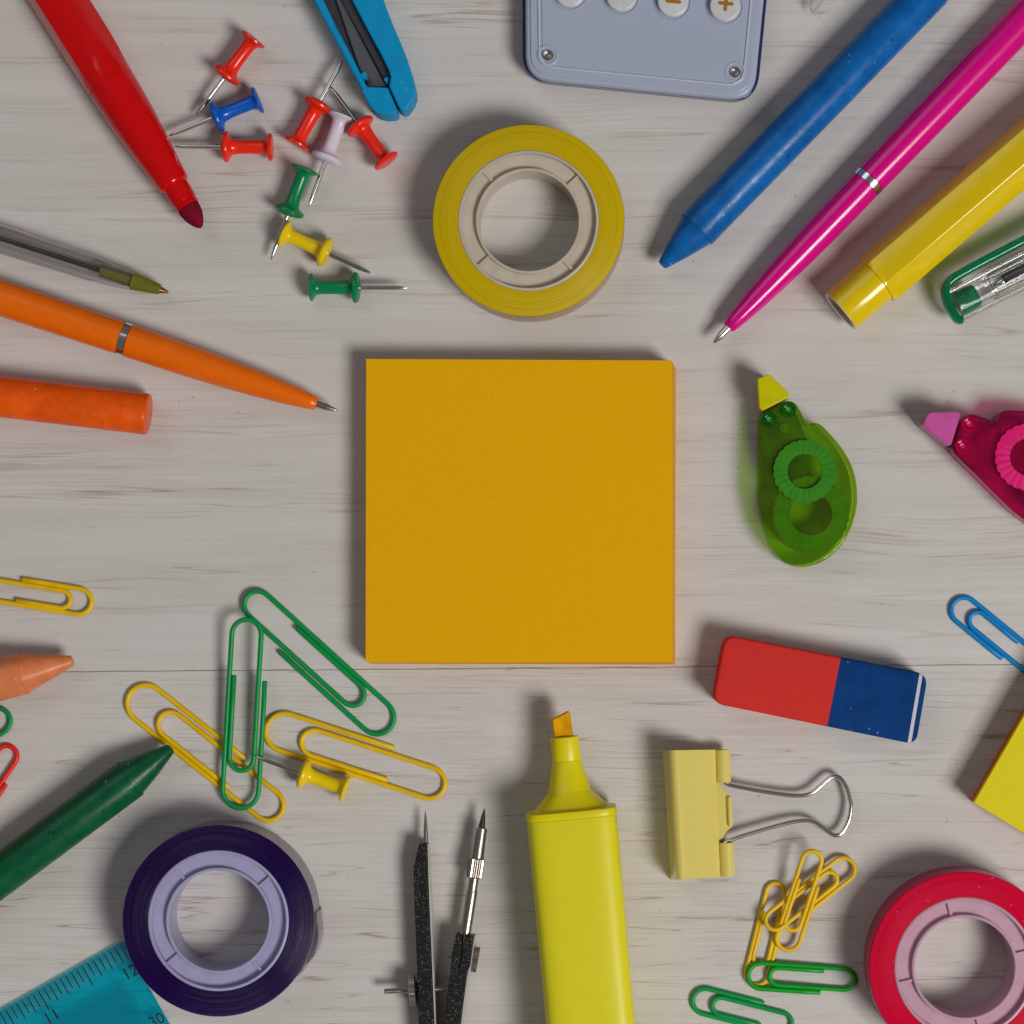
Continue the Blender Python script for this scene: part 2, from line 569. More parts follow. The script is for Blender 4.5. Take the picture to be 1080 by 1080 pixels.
M = {}
M['board'] = wood('whitewashed_board', .0, False)
M['board2'] = wood('whitewashed_board_fine', 3.3, True)
M['seam'] = plastic('seam_dirt', (.30, .21, .16, 1), .8)
M['marker_red'] = plastic('red_gloss_plastic', C(176, 0, 6), .16, .4, .15, .02, 0)
M['nib_red'] = plastic('red_felt', C(105, 10, 32), .9, .1, 0, .15, .8)
M['steel'] = metal('steel', (.68, .655, .62), .24, .04)
M['dark_steel'] = metal('dark_steel', (.23, .23, .235), .3)
M['brass'] = metal('brass', (.60, .40, .16), .22)
M['chrome'] = metal('chrome', (.82, .83, .85), .2, .05)
M['nickel'] = metal('nickel', (.50, .47, .42), .30, .06)
M['bare_metal'] = plastic('worn_bare_metal', (.52, .49, .43, 1), .4, .6)
M['wire_steel'] = metal('bright_wire', (.80, .77, .74), .2, .05)
PINC = {'red': C(205, 34, 14), 'blue': C(0, 78, 165), 'white': C(184, 177, 190), 'green': C(0, 108, 62), 'yellow': C(200, 174, 10)}
for k, c in PINC.items(): M['pin_'+k] = plastic('pin_plastic_'+k, c, .24, .35, .1, .04, .1, sss=.25 if k in ('white', 'yellow') else .1)
M['knife_blue'] = plastic('matt_blue_plastic', C(0, 122, 168), .5, .2, 0, .04, .2, dust=.3)
M['knife_dark'] = plastic('dark_grey_plastic', C(45, 46, 52), .55, .4, 0, .1, .3, dust=.5)
M['blade'] = metal('blade_steel', (.20, .205, .22), .42)
M['blue_crayon'] = wax('blue_wax', C(0, 82, 146))
M['orange_crayon'] = wax('orange_wax', C(198, 74, 0))
M['peach_crayon'] = wax('peach_wax', C(188, 108, 66))
M['green_crayon'] = wax('green_wax', C(0, 70, 42))
M['pink_pen'] = plastic('magenta_gloss_plastic', C(184, 0, 112), .17, .4, .15, .02, 0)
M['orange_pen'] = plastic('orange_gloss_plastic', C(210, 92, 0), .28, .35, .1, .03, .05)
M['marker_yellow'] = plastic('yellow_gloss_plastic', C(192, 165, 6), .16, .4, .15, .02, 0)
M['rim_pale'] = frosted('pale_rim', (.92, .72, .55, 1), .1)
M['hi_body'] = plastic('fluorescent_yellow_plastic', C(190, 182, 26), .36, .4, 0, .008, .15, sss=.15)
M['hi_cone'] = plastic('bright_yellow_plastic', C(190, 178, 4), .36, .4, 0, .008, .1, sss=.15)
M['hi_nib'] = plastic('orange_felt', C(212, 140, 8), .9, .1, 0, .16, .8)
M['pad_gold'] = paper('golden_paper', C(198, 146, 2))
M['pad_gold_edge'] = paper('golden_paper_edge', C(228, 142, 46), .1, True)
M['pad_yellow'] = paper('yellow_paper', C(192, 180, 30))
M['pad_orange'] = paper('orange_paper', C(215, 100, 30), .1, True)
M['eraser_red'] = paper('red_rubber', C(180, 44, 38), .08)
M['eraser_blue'] = plastic('blue_rubber', C(2, 50, 104), .8, .15, 0, .1, .5, dust=.8)
M['eraser_white'] = paper('white_rubber', C(172, 172, 178), .03)
M['binder'] = plastic('pale_yellow_enamel', C(188, 174, 92), .2, .5, .5, .006, .08)
M['clip_yellow'] = plastic('yellow_coated_wire', C(196, 160, 2), .42, .35, 0, .05, .2)
M['clip_green'] = plastic('green_coated_wire', C(0, 124, 60), .40, .35, 0, .05, .2)
M['clip_green2'] = plastic('leaf_green_coated_wire', C(0, 128, 30), .40, .35, 0, .05, .2)
M['clip_blue'] = plastic('blue_coated_wire', C(0, 108, 166), .40, .35, 0, .05, .2)
M['clip_red'] = plastic('red_coated_wire', C(188, 32, 24), .40, .35, 0, .05, .2)
M['glitter'] = glitter_black('speckled_black_lacquer')
M['graphite'] = plastic('graphite', (.03, .03, .035, 1), .35, .6)
M['ink'] = plastic('dark_ink_tube', (.018, .018, .022, 1), .2, .6)
M['print'] = plastic('black_print', (.012, .012, .014, 1), .5)
M['gold_print'] = plastic('gold_print', C(134, 90, 4), .5)
M['calc'] = plastic('lavender_grey_plastic', C(140, 147, 164), .34, .3, .15, .006, .05)
M['calc_highlight'] = plastic('lavender_highlight', C(162, 167, 180), .3, .4, .2, .02, .05)  # lighter lavender, a highlight put into the colour of the face ridge
M['calc_edge'] = plastic('navy_transparent_edge', C(30, 42, 92), .15, .5, .3)
M['button'] = plastic('white_button', C(172, 174, 176), .35, .5)
M['olive'] = plastic('olive_plastic', C(92, 92, 22), .25, .5, .2, .08)
M['clear'] = clear('clear_plastic', (.992, .992, .994), .02, gloss=.55)
M['clear_faint'] = clear('clear_bore', (.997, .997, .997), .01, (.8, .8, .82), .1, .3)
M['clear_rim'] = clear('clear_rim', (.86, .88, .90), .16, (.75, .77, .8), .1, 1.4)
M['clear_thin'] = clear('clear_plastic_thin', (.97, .97, .98), .03)
M['clear_green'] = clear('clear_green', (.02, .62, .36), .35, (.0, .30, .14), .12)
M['clear_yellow'] = clear('clear_lime', (.66, .90, .16), .10, (.36, .60, .03), .1)
M['dark_green'] = clear('clear_deep_green', (.04, .50, .03), .5, (.004, .17, .012), .1)
M['clear_pink'] = clear('clear_pink', (.95, .25, .55), .14, (.75, .01, .22), .1)
M['deep_pink'] = clear('clear_deep_pink', (.9, .02, .2), .5, (.65, .0, .08), .1)
M['cap_yellow'] = frosted('yellow_soft_cap', C(205, 198, 2), .3)
M['cap_pink'] = frosted('pink_soft_cap', C(225, 90, 165), .3)
M['reel_green'] = plastic('green_reel', C(40, 110, 5), .35)
M['reel_pink'] = plastic('pink_reel', C(190, 0, 95), .35)
M['ruler'] = clear('blue_clear_ruler', (.36, .92, .98), .14, (.0, .56, .78), .08, .35)
M['ruler2'] = clear('blue_clear_ruler_panel', (.86, .99, 1), .04, (.0, .55, .70), .08, .6)
M['tape_yellow'] = rolled('yellow_tape_winds', C(214, 172, 0), .15, .16)
M['tape_yellow_side'] = frosted('yellow_tape_side', (.90, .66, .30, 1), .4, .25)
M['tape_purple'] = rolled('purple_tape_winds', C(30, 1, 64), .2, .28, .022)
M['tape_purple_side'] = clear('purple_tape_side', (.90, .82, .92), .32, (.56, .48, .60), .15, .8)
M['tape_red'] = rolled('red_tape_winds', C(255, 0, 48), .1, .08, .006)
M['tape_red_side'] = frosted('red_tape_side', (.92, .0, .24, 1), .4, .22)
M['core_cream'] = frosted('cream_core', (.93, .83, .68, 1), .3, .12)
M['core_lilac'] = frosted('lilac_core', (.66, .63, .92, 1), .3, .12)
M['core_pink'] = frosted('pink_core', (.95, .60, .74, 1), .3, .12)

# ------------------------------------------------------------------ the table
def seam_y(x): return -((708.8-7.6*((x/MPP+540)/1000.0))-540)*MPP
W = 700.0
def board(name, y0, y1, mat, sy0=None, sy1=None):
    r = .55
    def Y(v, x): return seam_y(x) if v == 'seam' else v
    V, F = [], []
    nx = 700
    for i in range(nx+1):
        x = -W+2*W*i/nx
        a, b = Y(y0, x), Y(y1, x)
        jj = .05*math.sin(x*.31)+.04*math.sin(x*1.13+2)
        w0 = .035+jj if y0 == 'seam' else 0; w1 = .06-jj*.4 if y1 == 'seam' else 0
        a += w0; b -= w1
        V += [Vector((x, a, -18)), Vector((x, a, -.15)), Vector((x, a+.10, 0)), Vector((x, b-.10, 0)), Vector((x, b, -.15)), Vector((x, b, -18))]
    for i in range(nx):
        for j in range(6):
            F.append((i*6+j, i*6+(j+1) % 6, (i+1)*6+(j+1) % 6, (i+1)*6+j))
    F.append(tuple(range(6))); F.append(tuple(nx*6+j for j in range(6)))
    o = link_mesh(name, (V, F), mat)
    tag(o, kind='structure')
    return o
board('tabletop', 'seam', 420, M['board'])
board('tabletop', -480, 'seam', M['board2'])
tag(link_mesh('table_seam', prism([(-W, -60), (W, -60), (W, -10), (-W, -10)], -19, -.22), M['seam']), kind='structure')

# ------------------------------------------------------------------ golden sticky note block
def note_block():
    H = 7.5
    top = pxs([(386.2, 378.6), (708.8, 380.2), (709.3, 698.2), (385.6, 698.8)], H)
    base = pxs([(386.6, 381.5), (713.0, 385.0), (712.2, 701.0), (388.5, 700.0)], 0)
    o = thing('sticky_note_block', 'thick square block of golden orange sticky notes at the centre of the table', 'sticky notes', (*P(549, 539), 0))
    n = 10
    rs = [.15, .5, .2, .8]
    t = round_poly(top, rs); b = round_poly(base, [.5, 1.5, .2, .8])
    def mixp(k): return [(b[i][0]*(1-k)+t[i][0]*k, b[i][1]*(1-k)+t[i][1]*k) for i in range(len(t))]
    V, F = [], []
    m = len(t)
    for j in range(n+1):
        k = j/n
        jit = random.uniform(-.05, .05)
        V += [Vector((p[0]+jit, p[1]-jit, (H-.12)*k)) for p in mixp(k)]
    for j in range(n):
        for i in range(m): F.append((j*m+i, j*m+(i+1) % m, (j+1)*m+(i+1) % m, (j+1)*m+i))
    F.append(tuple(range(m)))
    F.append(tuple(range(n*m, n*m+m)))
    link_mesh('note_stack', (V, F), M['pad_gold_edge'], o)
    link_mesh('top_sheet', prism(t, H-.11, H), M['pad_gold'], o)
note_block()

# ------------------------------------------------------------------ push pins
def pin_geo(colour):
    """prototype lies along +x: head at x=0, needle towards +x, origin on the table under the flange"""
    u = MPP*.995
    hf = 44.0
    rf, rh = 16.3, 14.6
    zf = rf*u
    cap = [(-5.2, .6), (-5.2, 8), (-4.9, 12.5), (-3.8, rh), (-2.0, rh+.1), (-.6, 12.8), (.8, 9.6), (3, 8.0), (6, 7.4)]
    body = [(20, 7.1), (30, 7.4), (36, 8.2), (38.5, 9.8), (40.2, 13), (41.2, 15.6), (42.5, rf), (44.5, rf), (46.4, 14.6), (47.8, 11), (48.6, 5.5), (49, 3.1), (49.4, .6)]
    m = Matrix.Translation((0, 0, zf))
    mold = xf(lathe([(p[0]-hf, p[1]) for p in cap+body], 40, u), m)
    needle = xf(lathe([(46-hf, 2.4), (84-hf, 2.4), (92-hf, 1.8), (97-hf, .8), (98.5-hf, .12)], 16, u), m)
    return mold, needle
PROTO = {}
def pin(colour, Hd, Fl, Tp, label, dz=0.0, roll=0.0):
    if colour not in PROTO:
        o = thing('push_pin', label, 'push pin', (0, 0, 0), 'push pins scattered on the table')
        mold, needle = pin_geo(colour)
        link_mesh('grip', mold, M['pin_'+colour], o)
        link_mesh('needle', needle, M['steel'], o)
        PROTO[colour] = o
    else:
        src = PROTO[colour]
        o = src.copy(); COL.objects.link(o)
        for ch in src.children:
            c = ch.copy(); COL.objects.link(c); c.parent = o
        tag(o, label)
    z = 3.7+dz
    h = Vector(P(*Hd, z)); f = Vector(P(*Fl, z)); t = Vector(P(*Tp, z))
    a = math.atan2((t-h).y, (t-h).x)
    L = (t-h).length/U*U
    full = 98.5*MPP
    tilt = math.acos(max(.80, min(1, L/full)))*(1 if roll >= 0 else -1)
    o.rotation_euler = (0, tilt*(1 if roll > 0 else (-1 if roll < 0 else 0)) if roll else 0, a)
    if roll: o.rotation_euler = (0, roll, a)
    zz = dz
    # the flange centre stays over the pixel it has in the photograph
    off = Matrix.Rotation(a, 3, 'Z') @ Matrix.Rotation(roll, 3, 'Y') @ Vector((0, 0, 16.3*MPP))
    o.location = Vector((f.x-off.x, f.y-off.y, zz))*U
    return o
pin('red', (266.5, 43.8), (238.7, 79), (208.9, 116.7), 'red push pin at the top, above the blue pin, needle pointing down left', 0.1, .10)
pin('blue', (269, 106.3), (228.3, 123), (182.2, 141.3), 'the only blue push pin, between two red pins beside the red marker')
pin('red', (282.3, 155.6), (238.2, 154.8), (186.9, 154.8), 'red push pin lying level, needle pointing left at the red marker tip')
pin('red', (315.7, 149.6), (335.4, 110.2), (361.3, 67.9), 'red push pin touching the white pin, needle pointing up at the cutter', .25)
pin('white', (360.6, 125.7), (344.2, 167.2), (328.7, 213.9), 'the only white push pin, between two red pins')
pin('red', (406.7, 168.5), (379.5, 132.7), (350.2, 93.3), 'red push pin below the cutter nose, right of the white pin', 0.05, .06)
pin('green', (320.4, 184), (304.8, 223), (287.2, 269.6), 'green push pin standing steeply, needle pointing down beside the yellow pin', .1, .08)
pin('yellow', (303.6, 248.2), (343.1, 266), (388.5, 287), 'yellow push pin between the two green pins')
pin('green', (332.3, 302.6), (375.6, 303.3), (426, 303.3), 'green push pin lying level, lowest of the pin group, needle pointing right')
pin('yellow', (362, 830.5), (319.9, 816), (273.4, 798.4), 'yellow push pin lying among the large paper clips', .2)

# ------------------------------------------------------------------ pens and markers
def red_marker():
    r = 25.7; z = r*MPP
    A, B = (62, 0), (212, 240)
    u = pz(z)
    m = frame(A, B, z, z)
    o = thing('red_marker', 'uncapped glossy red marker pen with dark red bullet nib', 'marker pen', (*P(*A, z), 0))
    prof = [(-110, 27.5, .92), (62, 27.3, .92), (76, 27.0, .8), (86, 26.6, .45), (93, 26.3, 0), (104, 25.9)]
    link_mesh('barrel', xf(lathe(prof, 96, u, rot=math.radians(11.25)), m), M['marker_red'], o, sharp=70)
    prof = [(104, 25.2), (105.2, 25.2), (105.6, 25.8), (125, 25.3), (150, 24.1), (170, 22.5), (190, 20.6), (210, 18.6), (222, 17.5), (228, 16.8), (231, 15.6), (231.5, 14.2)]
    link_mesh('front_section', xf(lathe(prof, 96, u), m), M['marker_red'], o, sharp=50)
    prof = [(231, 14.0), (240, 14.2), (248, 13.6), (251, 13.6), (251.3, 12.2), (254, 12.2), (254.2, 13.2), (257, 13.0), (257.5, 11)]
    link_mesh('collar', xf(lathe(prof, 64, u), m), M['marker_red'], o, sharp=30)
    prof = [(255, 11.8), (262, 11.7), (268, 10.6), (273, 8.8), (278, 6.2), (281.5, 3.6), (283, 1.4), (283.3, .2)]
    link_mesh('nib', xf(lathe(prof, 48, u), m), M['nib_red'], o)
red_marker()

def slim_pen(name, label, tip, far, body_mat, zc=None, back_extra=320, cone=None):
    z = 18.6*MPP
    u = pz(z)
    m = frame(tip, far, z, z)
    o = thing(name, label, 'ballpoint pen', (*P(*tip, z), 0))
    front = [(0, 6.0), (0.6, 6.8), (8, 8.4), (20, 9.9), (40, 11.9), (70, 14.1), (100, 15.6), (140, 16.9), (180, 17.4), (208.6, 17.5), (209, 16.6)]
    link_mesh('front_barrel', xf(lathe(front, 64, u), m), body_mat, o, sharp=50)
    link_mesh('ring', xf(lathe([(209, 17.2), (209.3, 17.75), (216.5, 17.75), (216.8, 17.2)], 64, u), m), M['chrome'], o, sharp=50)
    back = [(216.8, 16.8), (217.2, 17.6), (300, 18.6), (440, 19.8), (back_extra+217, 19.8)]
    link_mesh('rear_barrel', xf(lathe(back, 64, u), m), body_mat, o, sharp=50)
    tipp = [(1, 4.6), (-4, 4.4), (-11, 4.2), (-11.4, 3.7), (-16, 3.0), (-20, 1.7), (-20.8, 1.5), (-21.6, 1.2), (-22.2, .5)]
    link_mesh('metal_tip', xf(lathe(tipp, 32, u), m), M['steel'], o)
slim_pen('ballpoint_pen', 'magenta pink ballpoint pen with chrome ring beside the blue crayon', (768, 345.6), (915.7, 191.5), M['pink_pen'])
slim_pen('ballpoint_pen', 'solid orange ballpoint pen with chrome ring above the orange crayon', (334.2, 425.8), (130.2, 357.4), M['orange_pen'])

def yellow_marker():
    r = 28.5; z = r*MPP; u = pz(z)
    A = (886, 329); B = (886+227.1, 329-195.9)
    m = frame(A, B, z, z)
    o = thing('yellow_marker', 'glossy yellow six sided marker with hollow round end right of the pink pen', 'marker pen', (*P(*A, z), 0))
    prof = [(50, 24.5), (50.4, 27.8), (52.5, 28.2), (53, 27.4, .7), (56, 28.2, .92), (460, 28.6, .92)]
    link_mesh('barrel', xf(lathe(prof, 96, u, rot=math.radians(-11.25)), m), M['marker_yellow'], o, sharp=70)
    # hollow plug: outer skin runs to the rim, then turns inwards
    prof = [(50.6, 25.4), (2, 24.6), (.8, 24.2)]
    link_mesh('end_plug', xf(lathe(prof, 64, u, cap=False), m), M['marker_yellow'], o, sharp=50)
    prof = [(.9, 24.3), (0, 23.7), (-.1, 22.0), (.8, 20.6), (5.5, 20.2), (5.7, .2)]
    link_mesh('hollow_rim', xf(lathe(prof, 64, u, cap=False), m), M['rim_pale'], o, sharp=50)
yellow_marker()

def crayon(name, label, tip, base, mat, R=22.3, length=360, cone_mat=None, two_tone=True):
    z = R*MPP; u = pz(z)
    m = frame(tip, base, z, z)
    L = (Vector(P(*base, z))-Vector(P(*tip, z))).length/u
    o = thing(name, label, 'crayon', (*P(*tip, z), 0))
    cone = [(0, 3.6), (.5, 4.9), (2.2, 5.9), (L*.5, (5.9+21.4)*.5), (L-.6, R-1.5), (L+2, R-2.4)]
    link_mesh('tip', xf(lathe(cone, 72, u), m), mat, o, sharp=30)
    barrel = [(L-.2, R-2.6), (L-.15, R-.25), (L+.7, R), (L+120, R), (L+length-6, R), (L+length-2, R-1.2), (L+length, R-4)]
    link_mesh('barrel', xf(lathe(barrel, 72, u), m), mat, o, sharp=30)
crayon('crayon', 'thick blue wax crayon with pointed tip left of the pink pen', (698, 280), (735, 242), M['blue_crayon'])
crayon('crayon', 'peach coloured wax crayon tip entering from the left edge', (77, 696.5), (25.5, 710), M['peach_crayon'])
crayon('crayon', 'dark green wax crayon pointing at the large yellow paper clip', (181, 789), (138, 821), M['green_crayon'], 21.8, 420)
def blunt_crayon():
    R = 21.8; z = R*MPP; u = pz(z)
    A = (156.5, 437); B = (156.5-99.3*2, 437-11.9*2)
    m = frame(A, B, z, z)
    o = thing('crayon', 'bright orange wax crayon, flat end up, below the orange pen', 'crayon', (*P(*A, z), 0))
    link_mesh('barrel', xf(lathe([(0, R-1.6), (.5, R-.6), (2, R), (330, R)], 72, u), m), M['orange_crayon'], o, sharp=60)
blunt_crayon()

def clear_pen():
    z = 15.5*MPP; u = pz(z)
    A, B = (177.3, 308.2), (0, 251)
    m = frame(A, B, z, z)
    o = thing('ballpoint_pen', 'see through ballpoint pen with olive tip and dark ink tube', 'ballpoint pen', (*P(*A, z), 0))
    shell = [(38, 8.6), (38.6, 10.3), (52, 11.6), (68, 13.2), (76, 13.7, .3), (80, 14.4, .6), (200, 16.0, .85), (420, 16.2, .85)]
    link_mesh('clear_barrel', xf(lathe(shell, 72, u, cap=False, rot=.2), m), M['clear'], o, sharp=25)
    inner = [(39, 7.8), (76, 9.0), (90, 9.6), (420, 10.2)]
    link_mesh('inner_bore', xf(lathe(inner, 48, u, cap=False), m), M['clear_faint'], o)
    link_mesh('tip_holder', xf(lathe([(8.5, 4.3), (9.2, 5.4), (26, 8.2), (39, 10.0), (39.2, 7.2), (74, 7.2), (74.5, 6)], 48, u), m), M['olive'], o, sharp=40)
    link_mesh('metal_tip', xf(lathe([(-.6, .4), (0, 1.4), (2, 2.0), (9.5, 4.4)], 32, u), m), M['brass'], o)
    link_mesh('ink_refill', xf(lathe([(72, 3.0), (420, 3.2)], 24, u), m), M['ink'], o)
clear_pen()

def gel_pen():
    """capped pen seen at the right edge: clear cap, green end and clip, refill inside"""
    z = 19*MPP; u = pz(z)
    A, B = (1007, 322.5), (1007+89, 322.5-45.5)
    m = frame(A, B, z, z)
    o = thing('gel_pen', 'clear capped pen with green clip and end at the right edge', 'gel pen', (*P(*A, z), 0))
    link_mesh('clear_cap', xf(lathe([(0, 16.5), (1, 18.6), (60, 19.2), (200, 19.4)], 64, u, cap=False), m), M['clear'], o)
    link_mesh('inner_tube', xf(lathe([(38, 10), (39, 14.2), (46, 14.4), (47, 12.2), (200, 12.4)], 48, u, cap=False), m), M['clear_thin'], o)
    link_mesh('end_plug', xf(lathe([(2, 3), (3, 13.5), (24, 12.5), (26, 11.2), (27, 4)], 48, u), m), M['clear_green'], o, sharp=40)
    # end plate and clip: one bent green strip, running round the end and along the barrel
    path = [(-1, -17), (-5.5, -14), (-7, -4), (-6.5, 8), (-3, 19), (5, 24.5), (18, 26.5), (60, 27.5), (130, 28), (170, 27)]
    pts = smooth_path([(a, b, 0) for a, b in path], 6)
    V, F = [], []
    ring = 12
    for i, p in enumerate(pts):
        t = (pts[min(i+1, len(pts)-1)]-pts[max(i-1, 0)]).normalized()
        nn = Vector((-t.y, t.x, 0))
        for k in range(ring):
            a = 2*PI*(k+.5)/ring; c, s = math.cos(a), math.sin(a)
            w = 5.0 if p.x > 4 else 4.4
            q = p+nn*(w*math.copysign(abs(c)**.6, c))+Vector((0, 0, 1))*(9.5*math.copysign(abs(s)**.6, s))
            V.append(Vector((q.x*u, q.y*u, q.z*u+2.0)))
    for j in range(len(pts)-1):
        for k in range(ring):
            F.append((j*ring+k, j*ring+(k+1) % ring, (j+1)*ring+(k+1) % ring, (j+1)*ring+k))
    F.append(tuple(range(ring))); F.append(tuple((len(pts)-1)*ring+k for k in range(ring)))
    link_mesh('clip', xf((V, F), m), M['clear_green'], o, sharp=60)
    tip = link_mesh('refill_tip', xf(lathe([(46, .5), (47, 1.8), (50, 3.4), (56, 4.6), (57, 4.6)], 32, u), m), M['steel'], o)
    link_mesh('ink_refill', xf(lathe([(57, 5.6), (59, 6.6), (200, 6.8)], 32, u), m), M['ink'], o)
gel_pen()

def highlighter():
    HH = 8.3
    zc = HH
    A, B = (602.8, 858.5), (623.2, 1080)
    m = frame(A, B, zc, zc)
    u = pz(zc+5)
    o = thing('highlighter', 'uncapped fluorescent yellow highlighter with orange chisel nib', 'highlighter', (*P(*A, zc), 0))
    body = [(2*u, 0, 46.5*u, HH-.5, 4.5), (3.2*u, 0, 47.6*u, HH-.15, 4.8), (20*u, 0, 47.9*u, HH, 4.8), (150*u, 0, 47.4*u, HH, 4.8), (330*u, 0, 46.8*u, HH, 4.8)]
    link_mesh('barrel', xf(loft(body, 96), m), M['hi_body'], o, sharp=50)
    lip = [(-6*u, 0, 46*u, HH-.7, 4.5), (-5*u, 0, 48*u, HH-.2, 4.8), (1.2*u, 0, 48.8*u, HH+.05, 4.8), (2.4*u, 0, 48.2*u, HH-.1, 4.8), (3.0*u, 0, 46.6*u, HH-.6, 4.8)]
    link_mesh('shoulder_lip', xf(loft(lip, 96), m), M['hi_cone'], o, sharp=50)
    cone = [(-57*u, 0, 15.6*u, 3.6, 2.2), (-54*u, 0, 16.0*u, 3.7, 2.2), (-26*u, 0, 22.6*u, 4.6, 2.5), (-24*u, 0, 23.8*u, 4.8, 2.6),
            (-18*u, 0, 29.5*u, 5.4, 3), (-12*u, 0, 35*u, 6.1, 3.4), (-6*u, 0, 40.6*u, 7.0, 4), (-4.5*u, 0, 41.5*u, 7.1, 4)]
    link_mesh('cone', xf(loft(cone, 72), m), M['hi_cone'], o, sharp=40)
    col = [(-83*u, 0, 14.0*u, 3.0, 2.3), (-82*u, 0, 14.9*u, 3.3, 2.3), (-58*u, 0, 15.7*u, 3.6, 2.2), (-56*u, 0, 15.2*u, 3.4, 2.2)]
    link_mesh('collar', xf(loft(col, 64), m), M['hi_cone'], o, sharp=40)
    # chisel nib
    P2 = lambda x, y: m.inverted() @ P3(x, y, zc)
    pts = [(582.0, 758.3), (599.2, 749.8), (601.2, 752.5), (604.2, 776), (584.5, 778)]
    q = [P2(*p) for p in pts]
    V = []
    F = []
    n = len(q)
    for zz, k in ((-2.3, 0), (-1.9, 1), (1.9, 1), (2.3, 0)):
        c = sum(q, Vector())/n
        for p in q:
            s = 1.0 if k else .88
            V.append(Vector((c.x+(p.x-c.x)*s, c.y+(p.y-c.y)*s, zz)))
    for j in range(3):
        for i in range(n): F.append((j*n+i, j*n+(i+1) % n, (j+1)*n+(i+1) % n, (j+1)*n+i))
    F += [tuple(range(n)), tuple(range(3*n, 4*n))]
    link_mesh('nib', xf((V, F), m), M['hi_nib'], o, sharp=30)
highlighter()

# ------------------------------------------------------------------ tape rolls
def tape_roll(name, label, c_top, H, tape, side, core, a0, R=101.3, rc=74.5, rh=56):
    u = pz(H)
    c = P(*c_top, H)
    o = thing(name, label, 'tape roll', (*c, 0))
    r0, r1 = (rc)*u, R*u
    t = .12
    # wound tape: end faces and inside, then its outer wall
    link_mesh('tape', revolve_z([(r0, .1), (r1-t, .1), (r1-t, H-.05), (r1-t*2, H), (r0+.05, H), (r0, H-.05)], c, 192), tape, o, sharp=40)
    link_mesh('outer_wrap', revolve_z([(r1-t*.8, 0.05), (r1, .05), (r1, H-.25), (r1-t*.8, H-.25)], c, 192), side, o, sharp=40)
    # plastic core: outer sleeve, recessed web, hub and four ribs
    rs = r0-.06; tk = .75
    link_mesh('core_sleeve', revolve_z([(rs-tk, .3), (rs, .3), (rs, H-.1), (rs-.15, H+.02), (rs-tk+.15, H+.02), (rs-tk, H-.15)], c, 128), core, o, sharp=40)
    hr = rh*u
    link_mesh('hub', revolve_z([(hr-.75, 0.02), (hr, .02), (hr, H-.5), (hr-.18, H-.3), (hr-.57, H-.3), (hr-.75, H-.5)], c, 128), core, o, sharp=40)
    link_mesh('web', revolve_z([(hr+.02, H-2.2), (rs-tk-.02, H-2.2), (rs-tk-.02, H-1.6), (hr+.02, H-1.6)], c, 128), core, o, sharp=40)
    for k in range(4):
        a = math.radians(a0+90*k)
        rib = prism([(hr-.05, -.32), (rs-tk+.05, -.32), (rs-tk+.05, .32), (hr-.05, .32)], H-1.6, H-.9)
        mm = Matrix.Translation((c[0], c[1], 0)) @ Matrix.Rotation(a, 4, 'Z')
        link_mesh('rib', xf(rib, mm), core, o)
tape_roll('tape_roll', 'roll of translucent yellow tape above the sticky note block', (557.4, 232.6), 12.0, M['tape_yellow'], M['tape_yellow_side'], M['core_cream'], 42)
tape_roll('tape_roll', 'roll of dark purple tape resting beside the blue ruler', (230.3, 971.2), 12.0, M['tape_purple'], M['tape_purple_side'], M['core_lilac'], 40)
tape_roll('tape_roll', 'roll of bright red pink tape at the lower right corner', (1017.8, 1020.8), 12.0, M['tape_red'], M['tape_red_side'], M['core_pink'], 14)

def loose_end():
    c = P(230.3, 971.2, 12.0); u = pz(12.0)
    roll = [o_ for o_ in COL.objects if o_.name.startswith('tape_roll')][1]
    V, F = [], []
    n = 14
    for k in range(n+1):
        a = math.radians(4-40*k/n)
        r = 101.3*u+.03+1.5*math.sin(PI*min(1, (n-k)/n*1.15)/1.15)*(.9 if k < n else 0)
        for z in (.3, 11.6):
            V.append(Vector((c[0]+r*math.cos(a), c[1]+r*math.sin(a), z)))
    for k in range(n): F.append((2*k, 2*k+1, 2*k+3, 2*k+2))
    link_mesh('loose_end', (V, F), M['tape_purple_side'], roll)
loose_end()

